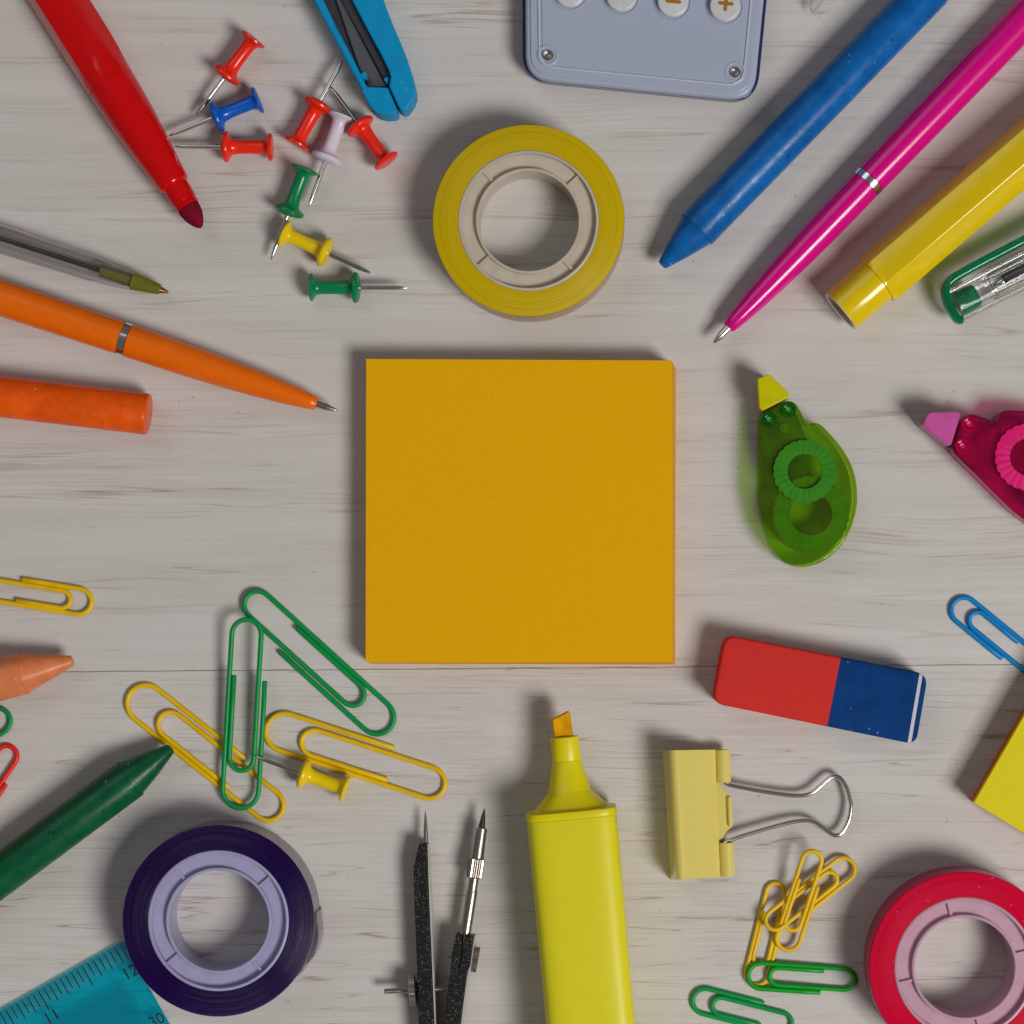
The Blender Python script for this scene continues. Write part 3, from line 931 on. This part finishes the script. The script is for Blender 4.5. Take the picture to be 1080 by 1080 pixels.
# ------------------------------------------------------------------ utility knife
def knife():
    H = 9.0
    q = lambda pts, z=H: [P(320+x/8.308, y/8.308, z) for x, y in pts]
    o = thing('utility_knife', 'bright blue plastic utility knife with dark grey blade slot', 'utility knife', (*P(380, 60), 0))
    out = [(-270, -560), (90, 0), (300, 390), (500, 760), (545, 870), (590, 945), (645, 990), (715, 1008), (790, 1003), (818, 985), (818, 955),
           (738, 762), (556, 757), (498, 640), (440, 520), (290, 240), (175, 0), (-60, -480),
           (180, -480), (425, 0), (560, 260), (680, 480), (745, 615), (762, 670), (748, 755), (832, 935), (860, 972), (905, 955), (955, 885), (978, 820), (975, 760),
           (940, 620), (880, 440), (790, 230), (700, 0), (520, -560)]
    link_mesh('body', prism(q(out), .2, H), M['knife_blue'], o, bevel=.45, bseg=3)
    # floor of the slot, dark slide rail and blade
    link_mesh('slot_floor', prism(q([(20, -470), (160, -10), (480, 600), (545, 735), (738, 735), (758, 700), (440, -10), (230, -470)], 4), .4, 4.0), M['knife_dark'], o)
    link_mesh('slide_rail', prism(q([(100, -470), (325, -5), (700, 690), (748, 745), (760, 660), (740, 600), (560, 250), (432, -5), (200, -470)], 6.4), 4.1, 6.6), M['knife_dark'], o, bevel=.3)
    V = []
    jag = []
    for i in range(60):
        t = i/59
        x = 290+(500-290)*t; y = -5+(620+5)*t
        jag.append((x+(5 if i % 2 else -5), y))
    link_mesh('blade', prism(q([(60, -470)]+jag+[(560, 700), (556, 756), (722, 756), (325, -2), (100, -470)], 5.2), 4.2, 5.2), M['blade'], o)
    link_mesh('lock_tab', prism(round_poly(q([(700, 690), (725, 672), (752, 680), (750, 715), (735, 745)], 7.8), .4), 6.7, 7.8), M['knife_blue'], o, bevel=.2)
    c = q([(532, 665)], 7.0)[0]
    link_mesh('rivet', revolve_z([(0.05, 4.2), (.75, 4.2), (.75, 7.6), (.05, 7.6)], c, 24), M['knife_blue'], o, sharp=40)
knife()

# ------------------------------------------------------------------ calculator
def calculator():
    H = 8.0
    o = thing('calculator', 'pale lavender calculator corner with white plus and minus keys', 'calculator', (*P(680, 20), 0))
    ang = -math.radians(5.8)
    def ol(inset, z, rad):
        pts = [(559.5-9.0, -90), (551.0, 84.3), (798.0, 108.8), (817.5, -90)]
        cx, cy = 680, 0
        q = []
        dx = [(inset, 0), (inset, -inset), (-inset, -inset), (-inset, 0)]
        for (x, y), (a, b) in zip(pts, dx):
            c, s = math.cos(-ang), math.sin(-ang)
            q.append((x+a*c-b*s, y+a*s+b*c))
        return round_poly(pxs(q, z), [0, rad, rad, 0], 12)
    link_mesh('base_shell', prism(ol(0, 3.2, 31*MPP), .3, 3.2), M['calc_edge'], o, bevel=.5)
    link_mesh('upper_shell', prism(ol(3.0, H, 28*MPP), 3.22, H-.6), M['calc'], o, bevel=.9, bseg=5)
    link_mesh('raised_frame', prism(ol(7.5, H, 24*MPP), H-1.0, H-.25), M['calc'], o, bevel=.55, bseg=4)
    def line(inset, z, rad, r, mt, nm):
        pts = ol(inset, z, rad)
        link_mesh(nm, tube([(x, y, z) for x, y in pts], r, 8, rnd=False), mt, o, sharp=80)
    line(1.2, 5.0, 30*MPP, .28, M['calc_edge'], 'edge_line')
    line(16.5, H-.15, 18*MPP, .26, M['calc_highlight'], 'highlight_ridge')  # ridge coloured paler to paint the highlight along the inner edge
    link_mesh('face_panel', prism(ol(19, H, 16*MPP), H-.5, H-.05), M['calc'], o, bevel=.3, bseg=3)
    for (x, y) in ((601, -9), (655.4, -4.4), (709.8, 1.3), (764.8, 6.2)):
        c = P(x, y, H+1)
        k = link_mesh('key', revolve_z([(.02, H-.3), (16.2*MPP, H-.3), (16.2*MPP, H+1.1), (15.4*MPP, H+1.5), (14*MPP, H+1.6), (.02, H+1.55)], c, 64), M['button'], o, sharp=60)
        link_mesh('key_rim', revolve_z([(17.2*MPP, H-.1), (19.2*MPP, H-.1), (18.8*MPP, H+.22), (17.8*MPP, H+.22)], c, 64), M['calc'], o, sharp=60)
        if x > 700:
            def bar(cx, cy, L, w, a, nm='symbol'):
                pts = round_poly([(-L/2, -w/2), (L/2, -w/2), (L/2, w/2), (-L/2, w/2)], w*.48)
                mm = Matrix.Translation((*P(cx, cy, H+1.6), 0)) @ Matrix.Rotation(a, 4, 'Z')
                return xf(prism(pts, H+1.5, H+1.68), mm)
            if x < 750:
                s = bar(710.3, 1.6, 16.0*MPP, 3.5*MPP, ang)
            else:
                pts = []
                L, w = 7.9*MPP, 1.75*MPP
                plus = [(w, w), (L, w), (L, -w), (w, -w), (w, -L), (-w, -L), (-w, -w), (-L, -w), (-L, w), (-w, w), (-w, L), (w, L)]
                plus = round_poly(plus, [0, .35, .35, 0, .35, .35, 0, .35, .35, 0, .35, .35])
                mm = Matrix.Translation((*P(765.6, 3.6, H+1.6), 0)) @ Matrix.Rotation(ang, 4, 'Z')
                s = xf(prism(plus, H+1.5, H+1.68), mm)
            d = link_mesh('symbol', s, M['gold_print'], o)
            d.parent = k
    for (x, y) in ((578, 58), (775.4, 76)):
        c = P(x, y, H)
        sc = link_mesh('screw', revolve_z([(.02, H-.3), (6.0*MPP, H-.3), (5.8*MPP, H+.15), (4.6*MPP, H+.42), (2.6*MPP, H+.5), (2.2*MPP, H+.15), (.02, H+.1)], c, 40), M['steel'], o, sharp=30)
        link_mesh('screw_well', revolve_z([(8.2*MPP, H-.1), (11.5*MPP, H-.1), (11.0*MPP, H+.02), (9.2*MPP, H+.06), (8.4*MPP, H+.02)], c, 48), M['calc'], o, sharp=60)
calculator()

# clear plastic corner at the top edge
def clear_corner():
    o = thing('clear_plastic_piece', 'small clear plastic corner at the top edge beside the calculator', 'plastic piece', (*P(860, 2), 0))
    pts = smooth_path([P3(857.5, -60, 3), P3(855.5, 0, 3), P3(855.3, 9, 3), P3(857, 12.4, 3), P3(860, 10.8, 3), P3(868, .5, 3), P3(905, -50, 3)], 6)
    link_mesh('rim', tube(pts, .28, 10), M['clear_rim'], o)
    link_mesh('sheet', prism(pxs([(857, -60), (856, 8), (858.5, 11), (868, -2), (900, -50)], 3), 2.7, 2.9), M['clear_thin'], o)
clear_corner()

# ------------------------------------------------------------------ paper clips
def clip_path(L, Wd):
    """gem clip centre line; a-end (wide loop) at x=0, b-end at x=L, y from 0 (free-end side) to Wd; units px"""
    y0, y1 = -Wd/2, Wd/2
    yi, yj = y0+.185*Wd, y1-.135*Wd
    def arc(cx, cy, rx, ry, a0, a1, n=16):
        return [(cx+rx*math.cos(math.radians(a0+(a1-a0)*k/n)), cy+ry*math.sin(math.radians(a0+(a1-a0)*k/n))) for k in range(n+1)]
    ro = (y1-y0)/2
    rb = (y1-yi)/2
    ri = (yj-yi)/2
    pts = [(.68*L, y0+.01*Wd), (.5*L, y0)]
    pts += arc(ro*1.05, 0, ro*1.05, ro, -90, -270)          # wide loop at a
    pts += [(.4*L, y1), (.6*L, y1)]
    pts += arc(L-rb*1.05, (y1+yi)/2, rb*1.05, rb, 90, -90)  # loop at b
    pts += [(.6*L, yi), (.4*L, yi)]
    xi = .20*L
    pts += arc(xi+ri*1.1, (yi+yj)/2, ri*1.1, ri, -90, -270)
    pts += [(.5*L, yj), (.70*L, yj+.0*Wd)]
    return pts

def clip(a, b, Wd, mat, label, group, za=.6, zb=.6, mirror=False, wire=2.7):
    m0 = frame(a, b, za, zb)
    u = pz((za+zb)/2)
    L = (P3(*b, zb)-P3(*a, za)).length/u
    pts = []
    for x, y in clip_path(L-2*wire, Wd):
        x += wire
        yy = -y if not mirror else y      # local +y is to the left of a->b
        pts.append(m0 @ Vector((x*u, yy*u, 0)))
    # the inner loop springs up a touch
    n = len(pts)
    path = []
    for i, p in enumerate(pts):
        path.append(p+Vector((0, 0, .25*max(0, (i/n-.62))/.38)))
    o = link_mesh('paper_clip', tube(path, wire*u, 14), mat, None, origin=(*P(*a, za), 0), sharp=60)
    tag(o, label, 'paper clip', group)
    return o
LG, SG = 'large coated wire paper clips', 'small coated wire paper clips'
Y, G, G2 = M['clip_yellow'], M['clip_green'], M['clip_green2']
clip((136.0, 728.0), (300.0, 858.0), 40, Y, 'large yellow paper clip under the upright green clip, at the green crayon tip', LG, .6, .6)
clip((278.5, 765.2), (472.3, 828), 40, Y, 'large yellow paper clip with a yellow push pin beside it', LG, .6, .6)
clip((252.5, 855), (264.7, 651), 38, G, 'large green paper clip standing nearly upright across a yellow clip', LG, 2.0, 5.2, True)
clip((413, 770.5), (257.0, 629.0), 36, G, 'large green paper clip lying diagonally beside the sticky note block', LG, .6, 1.3)
clip((99, 637), (-16, 618), 27, Y, 'small yellow paper clip above the peach crayon at the left edge', SG, .6, .6, True)
clip((11.3, 752), (-88, 812), 27, G, 'small green paper clip end at the left edge under the peach crayon', SG)
clip((-50, 886), (16.8, 787.5), 27, M['clip_red'], 'the only red paper clip, at the left edge', SG, .6, .6, True)
clip((1004.2, 633.5), (1095, 708), 28, M['clip_blue'], 'the only blue paper clip, at the right edge', SG, .6, .6, True)
clip((795, 1041), (823, 930), 24, Y, 'small yellow paper clip at the bottom of the tangled pile, passing under the green clip', SG, .55, .55, True, 2.4)
clip((901, 908), (809, 980), 25, Y, 'small yellow paper clip leaning to the upper right in the tangled pile', SG, 1.4, 3.4, False, 2.4)
clip((826.8, 1003.5), (862.5, 896.5), 25, Y, 'steepest small yellow paper clip on top of the tangled pile', SG, 1.6, 6.2, True, 2.4)
clip((786.3, 1028), (904, 1036), 27, G2, 'small green paper clip lying over the yellow pile clip beside the red tape', SG, 1.55, .6, True)
clip((728.2, 1052), (838, 1080), 27, G, 'small green paper clip at the bottom edge, left of the other', SG)

# ------------------------------------------------------------------ compass
def compass():
    o = thing('drawing_compass', 'black speckled drawing compass with steel needle and lead holder', 'drawing compass', (*P(455, 1000), 0))
    zl, zh = 1.2, 6.2
    a = [(442.2, 890), (439.6, 900), (436.2, 916), (436.3, 930), (437.9, 975), (439.3, 1005), (441.6, 1080), (446, 1160), (462, 1160), (457.6, 1080), (454.6, 1005), (452.5, 960), (451.5, 930), (450.6, 890)]
    lg = link_mesh('leg', prism(pxs(a, zh), zl, zh), M['glitter'], o, bevel=.22)
    edge = [(450.9, 890.5), (452.0, 930), (453.2, 960), (455.2, 1005), (458.3, 1080), (463, 1160), (464.2, 1160), (459.6, 1080), (456.6, 1005), (455.6, 965), (453.6, 930), (451.6, 890.5)]
    link_mesh('bare_edge', prism(pxs(edge, zh+.02), zl+.3, zh+.02), M['bare_metal'], lg)
    m = frame((448.6, 855), (449.5, 905), 3.2, 3.8)
    link_mesh('needle_point', xf(lathe([(0, .25), (6, 1.2), (20, 2.3), (34, 2.7), (50, 2.8)], 20, pz(4)), m), M['nickel'], o)
    # right leg: clevis and lower bar
    b = [(480.3, 986.5), (487.6, 986.2), (485.9, 1004), (483.6, 1021), (485.1, 1021), (487.8, 1004), (489.8, 988.5), (499.7, 987.8), (497.6, 1004), (495.4, 1020), (492.2, 1029),
         (489.2, 1052), (485.8, 1080), (478, 1160), (460, 1160), (467.8, 1080), (471.5, 1052), (474.6, 1028), (477, 1004)]
    lg2 = link_mesh('leg', prism(pxs(b, zh+1), zl+.4, zh+1), M['glitter'], o, bevel=.2)
    edge = [(500.0, 988), (498.0, 1004), (495.8, 1020), (492.7, 1029), (489.6, 1052), (486.2, 1080), (478.5, 1160), (479.5, 1160), (487.3, 1080), (490.6, 1052), (493.6, 1029), (496.8, 1020), (499, 1004), (500.8, 988)]
    link_mesh('bare_edge', prism(pxs(edge, zh+1.02), zl+.6, zh+1.02), M['bare_metal'], lg2)
    z = 4.3; u = pz(z)
    m = frame((511, 853), (489.5, 994), z, z)
    link_mesh('lead', xf(lathe([(0, .5), (8, 2.2), (21, 3.9), (26, 4.0)], 24, u), m), M['graphite'], o)
    hold = link_mesh('lead_holder', xf(lathe([(20, 5.0), (21, 6.0), (50, 7.0), (52, 7.1), (52.1, 6.0), (73, 5.3), (87, 5.3), (87.2, 5.9), (89, 6.1), (118, 5.9), (142, 5.5)], 40, u), m), M['nickel'], o, sharp=30)
    # knurled collar
    V, F = [], []
    n = 40
    for j, x in enumerate((52.3, 53.5, 72.5, 73.7)):
        for i in range(n):
            r = 8.6 if i % 2 else 7.5
            if j in (0, 3): r -= .8
            t = 2*PI*i/n
            V.append(Vector((x*u, r*u*math.cos(t), r*u*math.sin(t))))
    for j in range(3):
        for i in range(n): F.append((j*n+i, j*n+(i+1) % n, (j+1)*n+(i+1) % n, (j+1)*n+i))
    F += [tuple(range(n)), tuple(range(3*n, 4*n))]
    c = link_mesh('knurled_collar', xf((V, F), m), M['nickel'], o, sharp=20); c.parent = hold
    def knurled_wheel(name, c0, c1, zc, r, parent, mat):
        mm = frame(c0, c1, zc, zc)
        L = (P3(*c1, zc)-P3(*c0, zc)).length
        V, F = [], []
        n = 56
        for j, x in enumerate((0, .12, L-.12, L)):
            for i in range(n):
                rr = r-(.0 if i % 2 else .18)-(.15 if j in (0, 3) else 0)
                t = 2*PI*i/n
                V.append(Vector((x, rr*math.cos(t), rr*math.sin(t))))
        for j in range(3):
            for i in range(n): F.append((j*n+i, j*n+(i+1) % n, (j+1)*n+(i+1) % n, (j+1)*n+i))
        F += [tuple(range(n)), tuple(range(3*n, 4*n))]
        return link_mesh(name, xf((V, F), mm), mat, parent, sharp=20)
    knurled_wheel('clamp_nut', (498.6, 1011.3), (504.4, 1012.3), 4.3, 3.1, o, M['nickel'])
    knurled_wheel('adjusting_wheel', (432.3, 1045.0), (438.8, 1044.5), 4.0, 3.7, o, M['nickel'])
    m = frame((496.5, 1011), (500, 1011.5), 4.3, 4.3)
    link_mesh('clamp_bolt', xf(lathe([(-24, 2.4), (8, 2.4)], 20, MPP), m), M['nickel'], o)
    # threaded rod
    m = frame((405.3, 1045.6), (476, 1042.3), 4.0, 4.0)
    prof = []
    for i in range(72):
        prof.append((i, 3.1 if i % 2 else 2.4))
    link_mesh('threaded_rod', xf(lathe(prof, 20, MPP), m), M['nickel'], o, sharp=20)
compass()

# ------------------------------------------------------------------ binder clip
def binder():
    o = thing('binder_clip', 'pale yellow binder clip with one steel wire handle spread right', 'binder clip', (*P(730, 860), 0))
    TL, BL = Vector((697.5, 791.5)), Vector((706.2, 928.0))
    prof = [(57.3, 3.6), (30, 8.2), (22, 9.7), (18.5, 10.3), (14.5, 10.6), (10, 10.2), (7.5, 9.0), (3, 3.5), (1.6, 1.6), (2.6, .7), (6, .45), (57.3, .45)]
    # local x: px across the clip, at each end of the spine
    def pt(x, z, w):
        base = TL.lerp(BL, w)
        wx = 1.0 if w < .5 else .935
        xx = base.x+x*wx
        yy = base.y+(-.9 if w < .5 else -3.4)*(x/60.0)
        zz = z
        p = P(xx, yy, zz)
        return Vector((p[0], p[1], zz))
    V, F = [], []
    th = .42
    path = smooth_path([(a*MPP, 0, z) for a, z in prof], 4)
    nrm = []
    for i in range(len(path)):
        t = (path[min(i+1, len(path)-1)]-path[max(i-1, 0)]).normalized()
        nrm.append(Vector((t.z, 0, -t.x)))
    n = len(path)
    ws = [0, .5-1e-6, 1]
    def ring(w):
        out = []
        wx = 1.0-.065*w
        for s in (0, 1):
            idx = range(n) if s == 0 else reversed(range(n))
            for i in idx:
                p = path[i]+nrm[i]*(th if s else 0)*(-1)
                base = TL.lerp(BL, w)
                x = p.x/MPP
                xx = base.x+x*wx; yy = base.y-(.9+2.5*w)*(x/60.0)
                q = P(xx, yy, p.z); out.append(Vector((q[0], q[1], p.z)))
        return out
    m = 2*n
    secs = [ring(w) for w in (0, .25, .5, .75, 1)]
    for s in secs: V += s
    for j in range(len(secs)-1):
        for i in range(m): F.append((j*m+i, j*m+(i+1) % m, (j+1)*m+(i+1) % m, (j+1)*m+i))
    for e in (0, len(secs)-1):
        for i in range(n-1): F.append((e*m+i, e*m+i+1, e*m+m-2-i, e*m+m-1-i))
    link_mesh('body', (V, F), M['binder'], o, sharp=40)
    def lip(A, B, r, z):
        mm = frame(A, B, z, z)
        L = (P3(*B, z)-P3(*A, z)).length
        # rolled sheet, open at the ends
        V, F = [], []
        k = 28
        for x in (0, L):
            for rr in (r, r-.4):
                for i in range(k):
                    t = 2*PI*i/k
                    V.append(Vector((x, rr*math.cos(t), rr*math.sin(t))))
        for i in range(k):
            j = (i+1) % k
            F += [(i, j, 2*k+j, 2*k+i), (k+i, k+j, 3*k+j, 3*k+i), (i, j, k+j, k+i), (2*k+i, 2*k+j, 3*k+j, 3*k+i)]
        link_mesh('rolled_edge', xf((V, F), mm), M['binder'], o, sharp=40)
    lip((762.3, 790.8), (763.4, 825.0), 1.75, 3.2)
    lip((766.0, 888.6), (767.4, 923.6), 1.75, 3.2)
    # middle tongue, curled like a gutter between the two rolled edges
    q = [P(*p, 3.6) for p in [(756, 824), (760, 829), (764.5, 834), (769.5, 839.5), (770.0, 858), (771.8, 872), (766, 877.5), (762.5, 884), (756, 888)]]
    link_mesh('middle_tongue', prism(round_poly(q, .6), 2.9, 3.35), M['binder'], o, bevel=.15)
    link_mesh('tongue_curl', tube([P3(769.3, 841, 3.7), P3(770, 858, 3.8), P3(770.6, 871, 3.7)], .55, 14), M['binder'], o)
    link_mesh('tongue_curl', tube([P3(757.5, 792, 3.9), P3(757.8, 823, 3.9)], .35, 10), M['binder'], o)
    w = [(756, 806), (762.5, 819), (764.5, 824.8), (771, 828.2), (785, 831.2), (800, 834), (820, 837.0), (838, 839.0), (850, 838.5), (859, 834.8), (868, 827), (875, 821), (881, 818.6), (887, 821.5),
         (893, 831), (896.5, 843), (897.6, 851), (895.5, 864), (890.5, 875), (886, 880), (880.5, 881), (874, 877.5), (864, 869.8), (856, 866), (845, 865.6), (830, 868.2), (812, 873), (790, 879.5), (772, 885.5), (764.5, 890), (762.5, 896), (763, 908)]
    pts = []
    for i, p in enumerate(w):
        far = max(0, min(1, (p[0]-765)/130.0))
        pts.append(P3(p[0], p[1], 3.3-.6*far if p[0] > 764 else 3.2))
    link_mesh('wire_handle', tube(smooth_path(pts, 6), 2.4*MPP, 16), M['wire_steel'], o, sharp=60)
binder()

# ------------------------------------------------------------------ eraser
def eraser():
    H = 9.5
    pts = [(764.5, 669.2), (979.3, 711.2), (966.5, 785.5), (751.0, 741.5)]
    q = pxs(pts, H)
    o = thing('eraser', 'two tone red and blue rubber eraser with white band', 'eraser', (*P(866, 727), 0))
    outline = round_poly(q, [3.2, 3.2, 2.6, 3.0], 10)
    def make():
        bm = bmesh.new()
        V, F = prism(outline, .1, H)
        bv = [bm.verts.new(v) for v in V]
        for f in F: bm.faces.new([bv[i] for i in f])
        bmesh.ops.recalc_face_normals(bm, faces=bm.faces)
        ed = [e for e in bm.edges if abs(e.verts[0].co.z-e.verts[1].co.z) < 1e-5]
        bmesh.ops.bevel(bm, geom=ed, offset=.75, segments=4, profile=.5, affect='EDGES')
        return bm
    def cut(bm, A, B, keep_left):
        a, b = Vector(P(*A, H)), Vector(P(*B, H))
        d = (b-a).normalized(); no = Vector((-d.y, d.x, 0))
        bmesh.ops.bisect_plane(bm, geom=bm.verts[:]+bm.edges[:]+bm.faces[:], plane_co=(a.x, a.y, 0), plane_no=no, clear_outer=not keep_left, clear_inner=keep_left)
        return bm
    c1 = ((886.6, 694), (872.2, 767)); c2 = ((970.2, 708), (957.0, 785)); c3 = ((973.6, 709), (960.8, 785))
    link_mesh('red_half', cut(make(), *c1, False), M['eraser_red'], o, sharp=50)
    link_mesh('blue_half', cut(cut(make(), *c1, True), *c2, False), M['eraser_blue'], o, sharp=50)
    link_mesh('white_band', cut(cut(make(), *c2, True), *c3, False), M['eraser_white'], o, sharp=50)
    link_mesh('blue_end', cut(make(), *c3, True), M['eraser_blue'], o, sharp=50)
eraser()

# ------------------------------------------------------------------ yellow pad at the right edge
def right_pad():
    d1 = Vector((.5, -.866)); d2 = Vector((.856, .517))
    o = thing('sticky_note_pad', 'yellow sticky note pad on orange ones at the right edge', 'sticky notes', (*P(1100, 800), 0))
    def sq(c, z, L=220):
        c = Vector(c)
        return round_poly(pxs([c, c+d1*L, c+d1*L+d2*L, c+d2*L], z), .3)
    link_mesh('orange_sheets', prism(sq((1025.8, 845.8), 4), 0.05, 5.0), M['pad_orange'], o)
    link_mesh('tan_sheets', prism(sq((1026.2, 846.1), 5.8), 5.02, 6.6), M['pad_gold_edge'], o)
    link_mesh('yellow_sheets', prism(sq((1027.2, 846.6), 8.5), 6.62, 8.5), M['pad_yellow'], o, bevel=.06)
right_pad()

# ------------------------------------------------------------------ correction tapes
def correction(name, label, nib_px, ang, sc, cap_m, shell_m, deep_m, reel_m):
    base = Vector((798.0, 393.5))
    H = 9.0
    def T(x, y):
        v = (Vector((x, y))-base)*sc
        c, s = math.cos(ang), math.sin(ang)
        return (nib_px[0]+v.x*c-v.y*s, nib_px[1]+v.x*s+v.y*c)
    def Q(pts, z): return [P(*T(*p), z) for p in pts]
    o = thing(name, label, 'correction tape', (*P(*T(850, 520)), 0))
    link_mesh('tip_cap', prism(round_poly(Q([(799, 399.4), (809.8, 395.2), (813.4, 396.3), (832.4, 414.8), (832.0, 419), (804, 433.2), (801, 430)], H+1), .25), 1.2, H+1), cap_m, o, bevel=.5, bseg=3)
    link_mesh('applicator_tip', prism(Q([(796.9, 393.6), (798.6, 392.9), (804.3, 396.2), (800.5, 400), (804.8, 434), (812, 459), (807.5, 459), (801.5, 440), (798.6, 432)], 5), 2.2, 6.2), M['clear'], o, bevel=.25)
    body = [(800, 443), (806, 434), (812, 432), (823, 426), (832, 422.8), (839.5, 426), (845, 435), (851, 447), (858, 445.5), (866, 448), (874, 456), (886, 470), (897, 488), (903, 508), (904, 532),
            (898, 556), (886, 577), (868, 592), (846, 598), (826, 592), (812, 574), (803, 548), (798.5, 515), (797.5, 480)]
    loop = Q(body, H-1)
    sm = smooth_path([(*p, 0) for p in loop[-2:]+loop+loop[:2]], 5)[10:-10]
    link_mesh('shell', prism([(p.x, p.y) for p in sm[:-6]], .6, H-1), shell_m, o, bevel=.5, bseg=3)
    inner = [(803, 446), (812, 436), (832, 425.5), (837, 430), (842, 441), (850, 462), (856, 480), (850, 500), (826, 505), (808, 490), (804, 468)]
    link_mesh('inner_frame', prism(round_poly(Q(inner, H-2.2), .8, 4), 1.2, H-2.2), deep_m, o, bevel=.3)
    for (x, y, r) in ((831.9, 431.9, 8.3), (811.5, 442.2, 8.0)):
        c = P(*T(x, y), H)
        r *= MPP*sc
        link_mesh('roller', revolve_z([(r*.45, H-1.2), (r, H-1.2), (r, H-.75), (r*.92, H-.6), (r*.55, H-.6), (r*.45, H-.75)], c, 40), deep_m, o, sharp=40)
        link_mesh('roller_pin', revolve_z([(.02, H-1.1), (r*.40, H-1.1), (r*.36, H-.55), (.02, H-.7)], c, 32), reel_m, o, sharp=40)
    c = P(*T(827, 451.8), H)
    link_mesh('post', revolve_z([(.02, H-1.2), (5.4*MPP*sc, H-1.2), (5.3*MPP*sc, H-.7), (.02, H-.65)], c, 32), shell_m, o, sharp=40)
    # supply reel with cogged rim, take-up reel
    for nm, (x, y), r in (('reel', (856, 542), 40), ('small_reel', (849, 497), 33)):
        c = P(*T(x, y), H)
        R = r*MPP*sc
        if nm == 'small_reel': z0, z1 = H-.95, H-.45
        else: z0, z1 = 1.5, H-1.6
        V, F = [], []
        n = 72
        for j, (rr, z) in enumerate(((R*.55, z0), (R, z0), (R, z1), (R*.72, z1), (R*.55, z1))):
            for i in range(n):
                t = 2*PI*i/n
                k = rr*(1.0 if (i % 3 and j in (1, 2)) else (.965 if j in (1, 2) else 1))
                V.append(Vector((c[0]+k*math.cos(t), c[1]+k*math.sin(t), z+(.18 if j == 3 and i % 3 == 0 else 0))))
        for j in range(5):
            for i in range(n): F.append((j*n+i, j*n+(i+1) % n, ((j+1) % 5)*n+(i+1) % n, ((j+1) % 5)*n+i))
        link_mesh(nm, (V, F), reel_m, o, sharp=30)
correction('correction_tape', 'green correction tape roller with yellow tip cap', (798.0, 393.5), 0.0, 1.0, M['cap_yellow'], M['clear_yellow'], M['dark_green'], M['reel_green'])
correction('correction_tape', 'pink correction tape roller with pink tip cap', (968.5, 444.5), -math.radians(46), 1.06, M['cap_pink'], M['clear_pink'], M['deep_pink'], M['reel_pink'])

# ------------------------------------------------------------------ ruler
def ruler():
    H = 2.6
    Cn = Vector((129.8, 992.6)); d1 = Vector((-129.8, 73.4)).normalized(); d2 = Vector((d1.y, -d1.x))
    d2 = Vector((73.4, 129.8)).normalized()
    o = thing('ruler', 'transparent blue ruler with inch ticks numbered eleven and twelve', 'ruler', (*P(90, 1060), 0))
    def at(s, t): p = Cn+d1*s+d2*t; return (p.x, p.y)
    # bevelled blank: thin at the marked edge
    V, F = [], []
    S = (0, 420)
    prof = [(0, .1), (0, 1.0), (19, H), (128, H), (147, 1.0), (147, .1)]
    for s in (0, 1.2, 420):
        for t, z in prof:
            zz = z if (s or z < .2) else max(.2, z-.35)
            p = P(*at(s, t), zz); V.append(Vector((p[0], p[1], zz)))
    m = len(prof)
    for j in range(2):
        for i in range(m): F.append((j*m+i, j*m+(i+1) % m, (j+1)*m+(i+1) % m, (j+1)*m+i))
    F += [tuple(range(m)), tuple(range(2*m, 3*m))]
    link_mesh('blade', (V, F), M['ruler'], o, sharp=12)
    # raised middle panel (seen as a paler rectangle) and the ring about the hanging hole
    link_mesh('centre_panel', prism(round_poly([P(*at(s, t), H+.2) for s, t in ((20, 42), (200, 42), (200, 105), (20, 105))], .3), H+.004, H+.22), M['ruler2'], o, bevel=.1)
    c = P(*at(12, 24), H)
    V, F = [], []
    arcp = []
    for k in range(22):
        a = math.radians(-150+k*14)
        arcp.append(Vector((c[0]+20*MPP*math.cos(a), c[1]+20*MPP*math.sin(a), H+.02)))
    link_mesh('hole_ring', tube(arcp, .07, 6), M['ruler'], o)
    # ticks on the bevel
    geo = []
    sp = 6.62
    k = 0
    while 4.3+k*sp < 175:
        s = 4.3+k*sp
        kk = (k-7) % 16
        ln = 24.5 if kk in (0, 8) else (20.5 if k % 2 == 1 else 17.0)
        if k == 0: ln = 17.5
        t0, t1 = 2.2, ln
        w = .6
        q = []
        for a, b in ((s-w, t0), (s+w, t0), (s+w, t1), (s-w, t1)):
            zz = (1.0+(H-1.0)*min(1, b/19.0))+.03
            p = P(*at(a, b), zz); q.append(Vector((p[0], p[1], zz)))
        n0 = [v+Vector((0, 0, .03)) for v in q]
        if t1 > 19:   # follow the fold of the bevel
            zf = H+.03
            mid = [P(*at(s+w, 19), zf), P(*at(s-w, 19), zf)]
            Vv = [q[0], q[1], Vector((*mid[0], zf)), Vector((*mid[1], zf)), q[2], q[3]]
            geo.append((Vv, [(0, 1, 2, 3), (3, 2, 4, 5)]))
        else:
            geo.append((q, [(0, 1, 2, 3)]))
        k += 1
    link_mesh('tick_marks', join(*geo), M['print'], o)
    ang = math.atan2(73.4, 129.8)
    text_mesh('11', 4.1, P(55, 1072.5, H), H+.03, ang, M['print'], 'numeral', o, .02)
    text_mesh('12', 4.1, P(137.5, 1025.5, H), H+.03, ang, M['print'], 'numeral', o, .02)
    text_mesh('30', 3.9, P(165.5, 1076.5, H), H+.03, ang, M['print'], 'numeral', o, .02)
ruler()
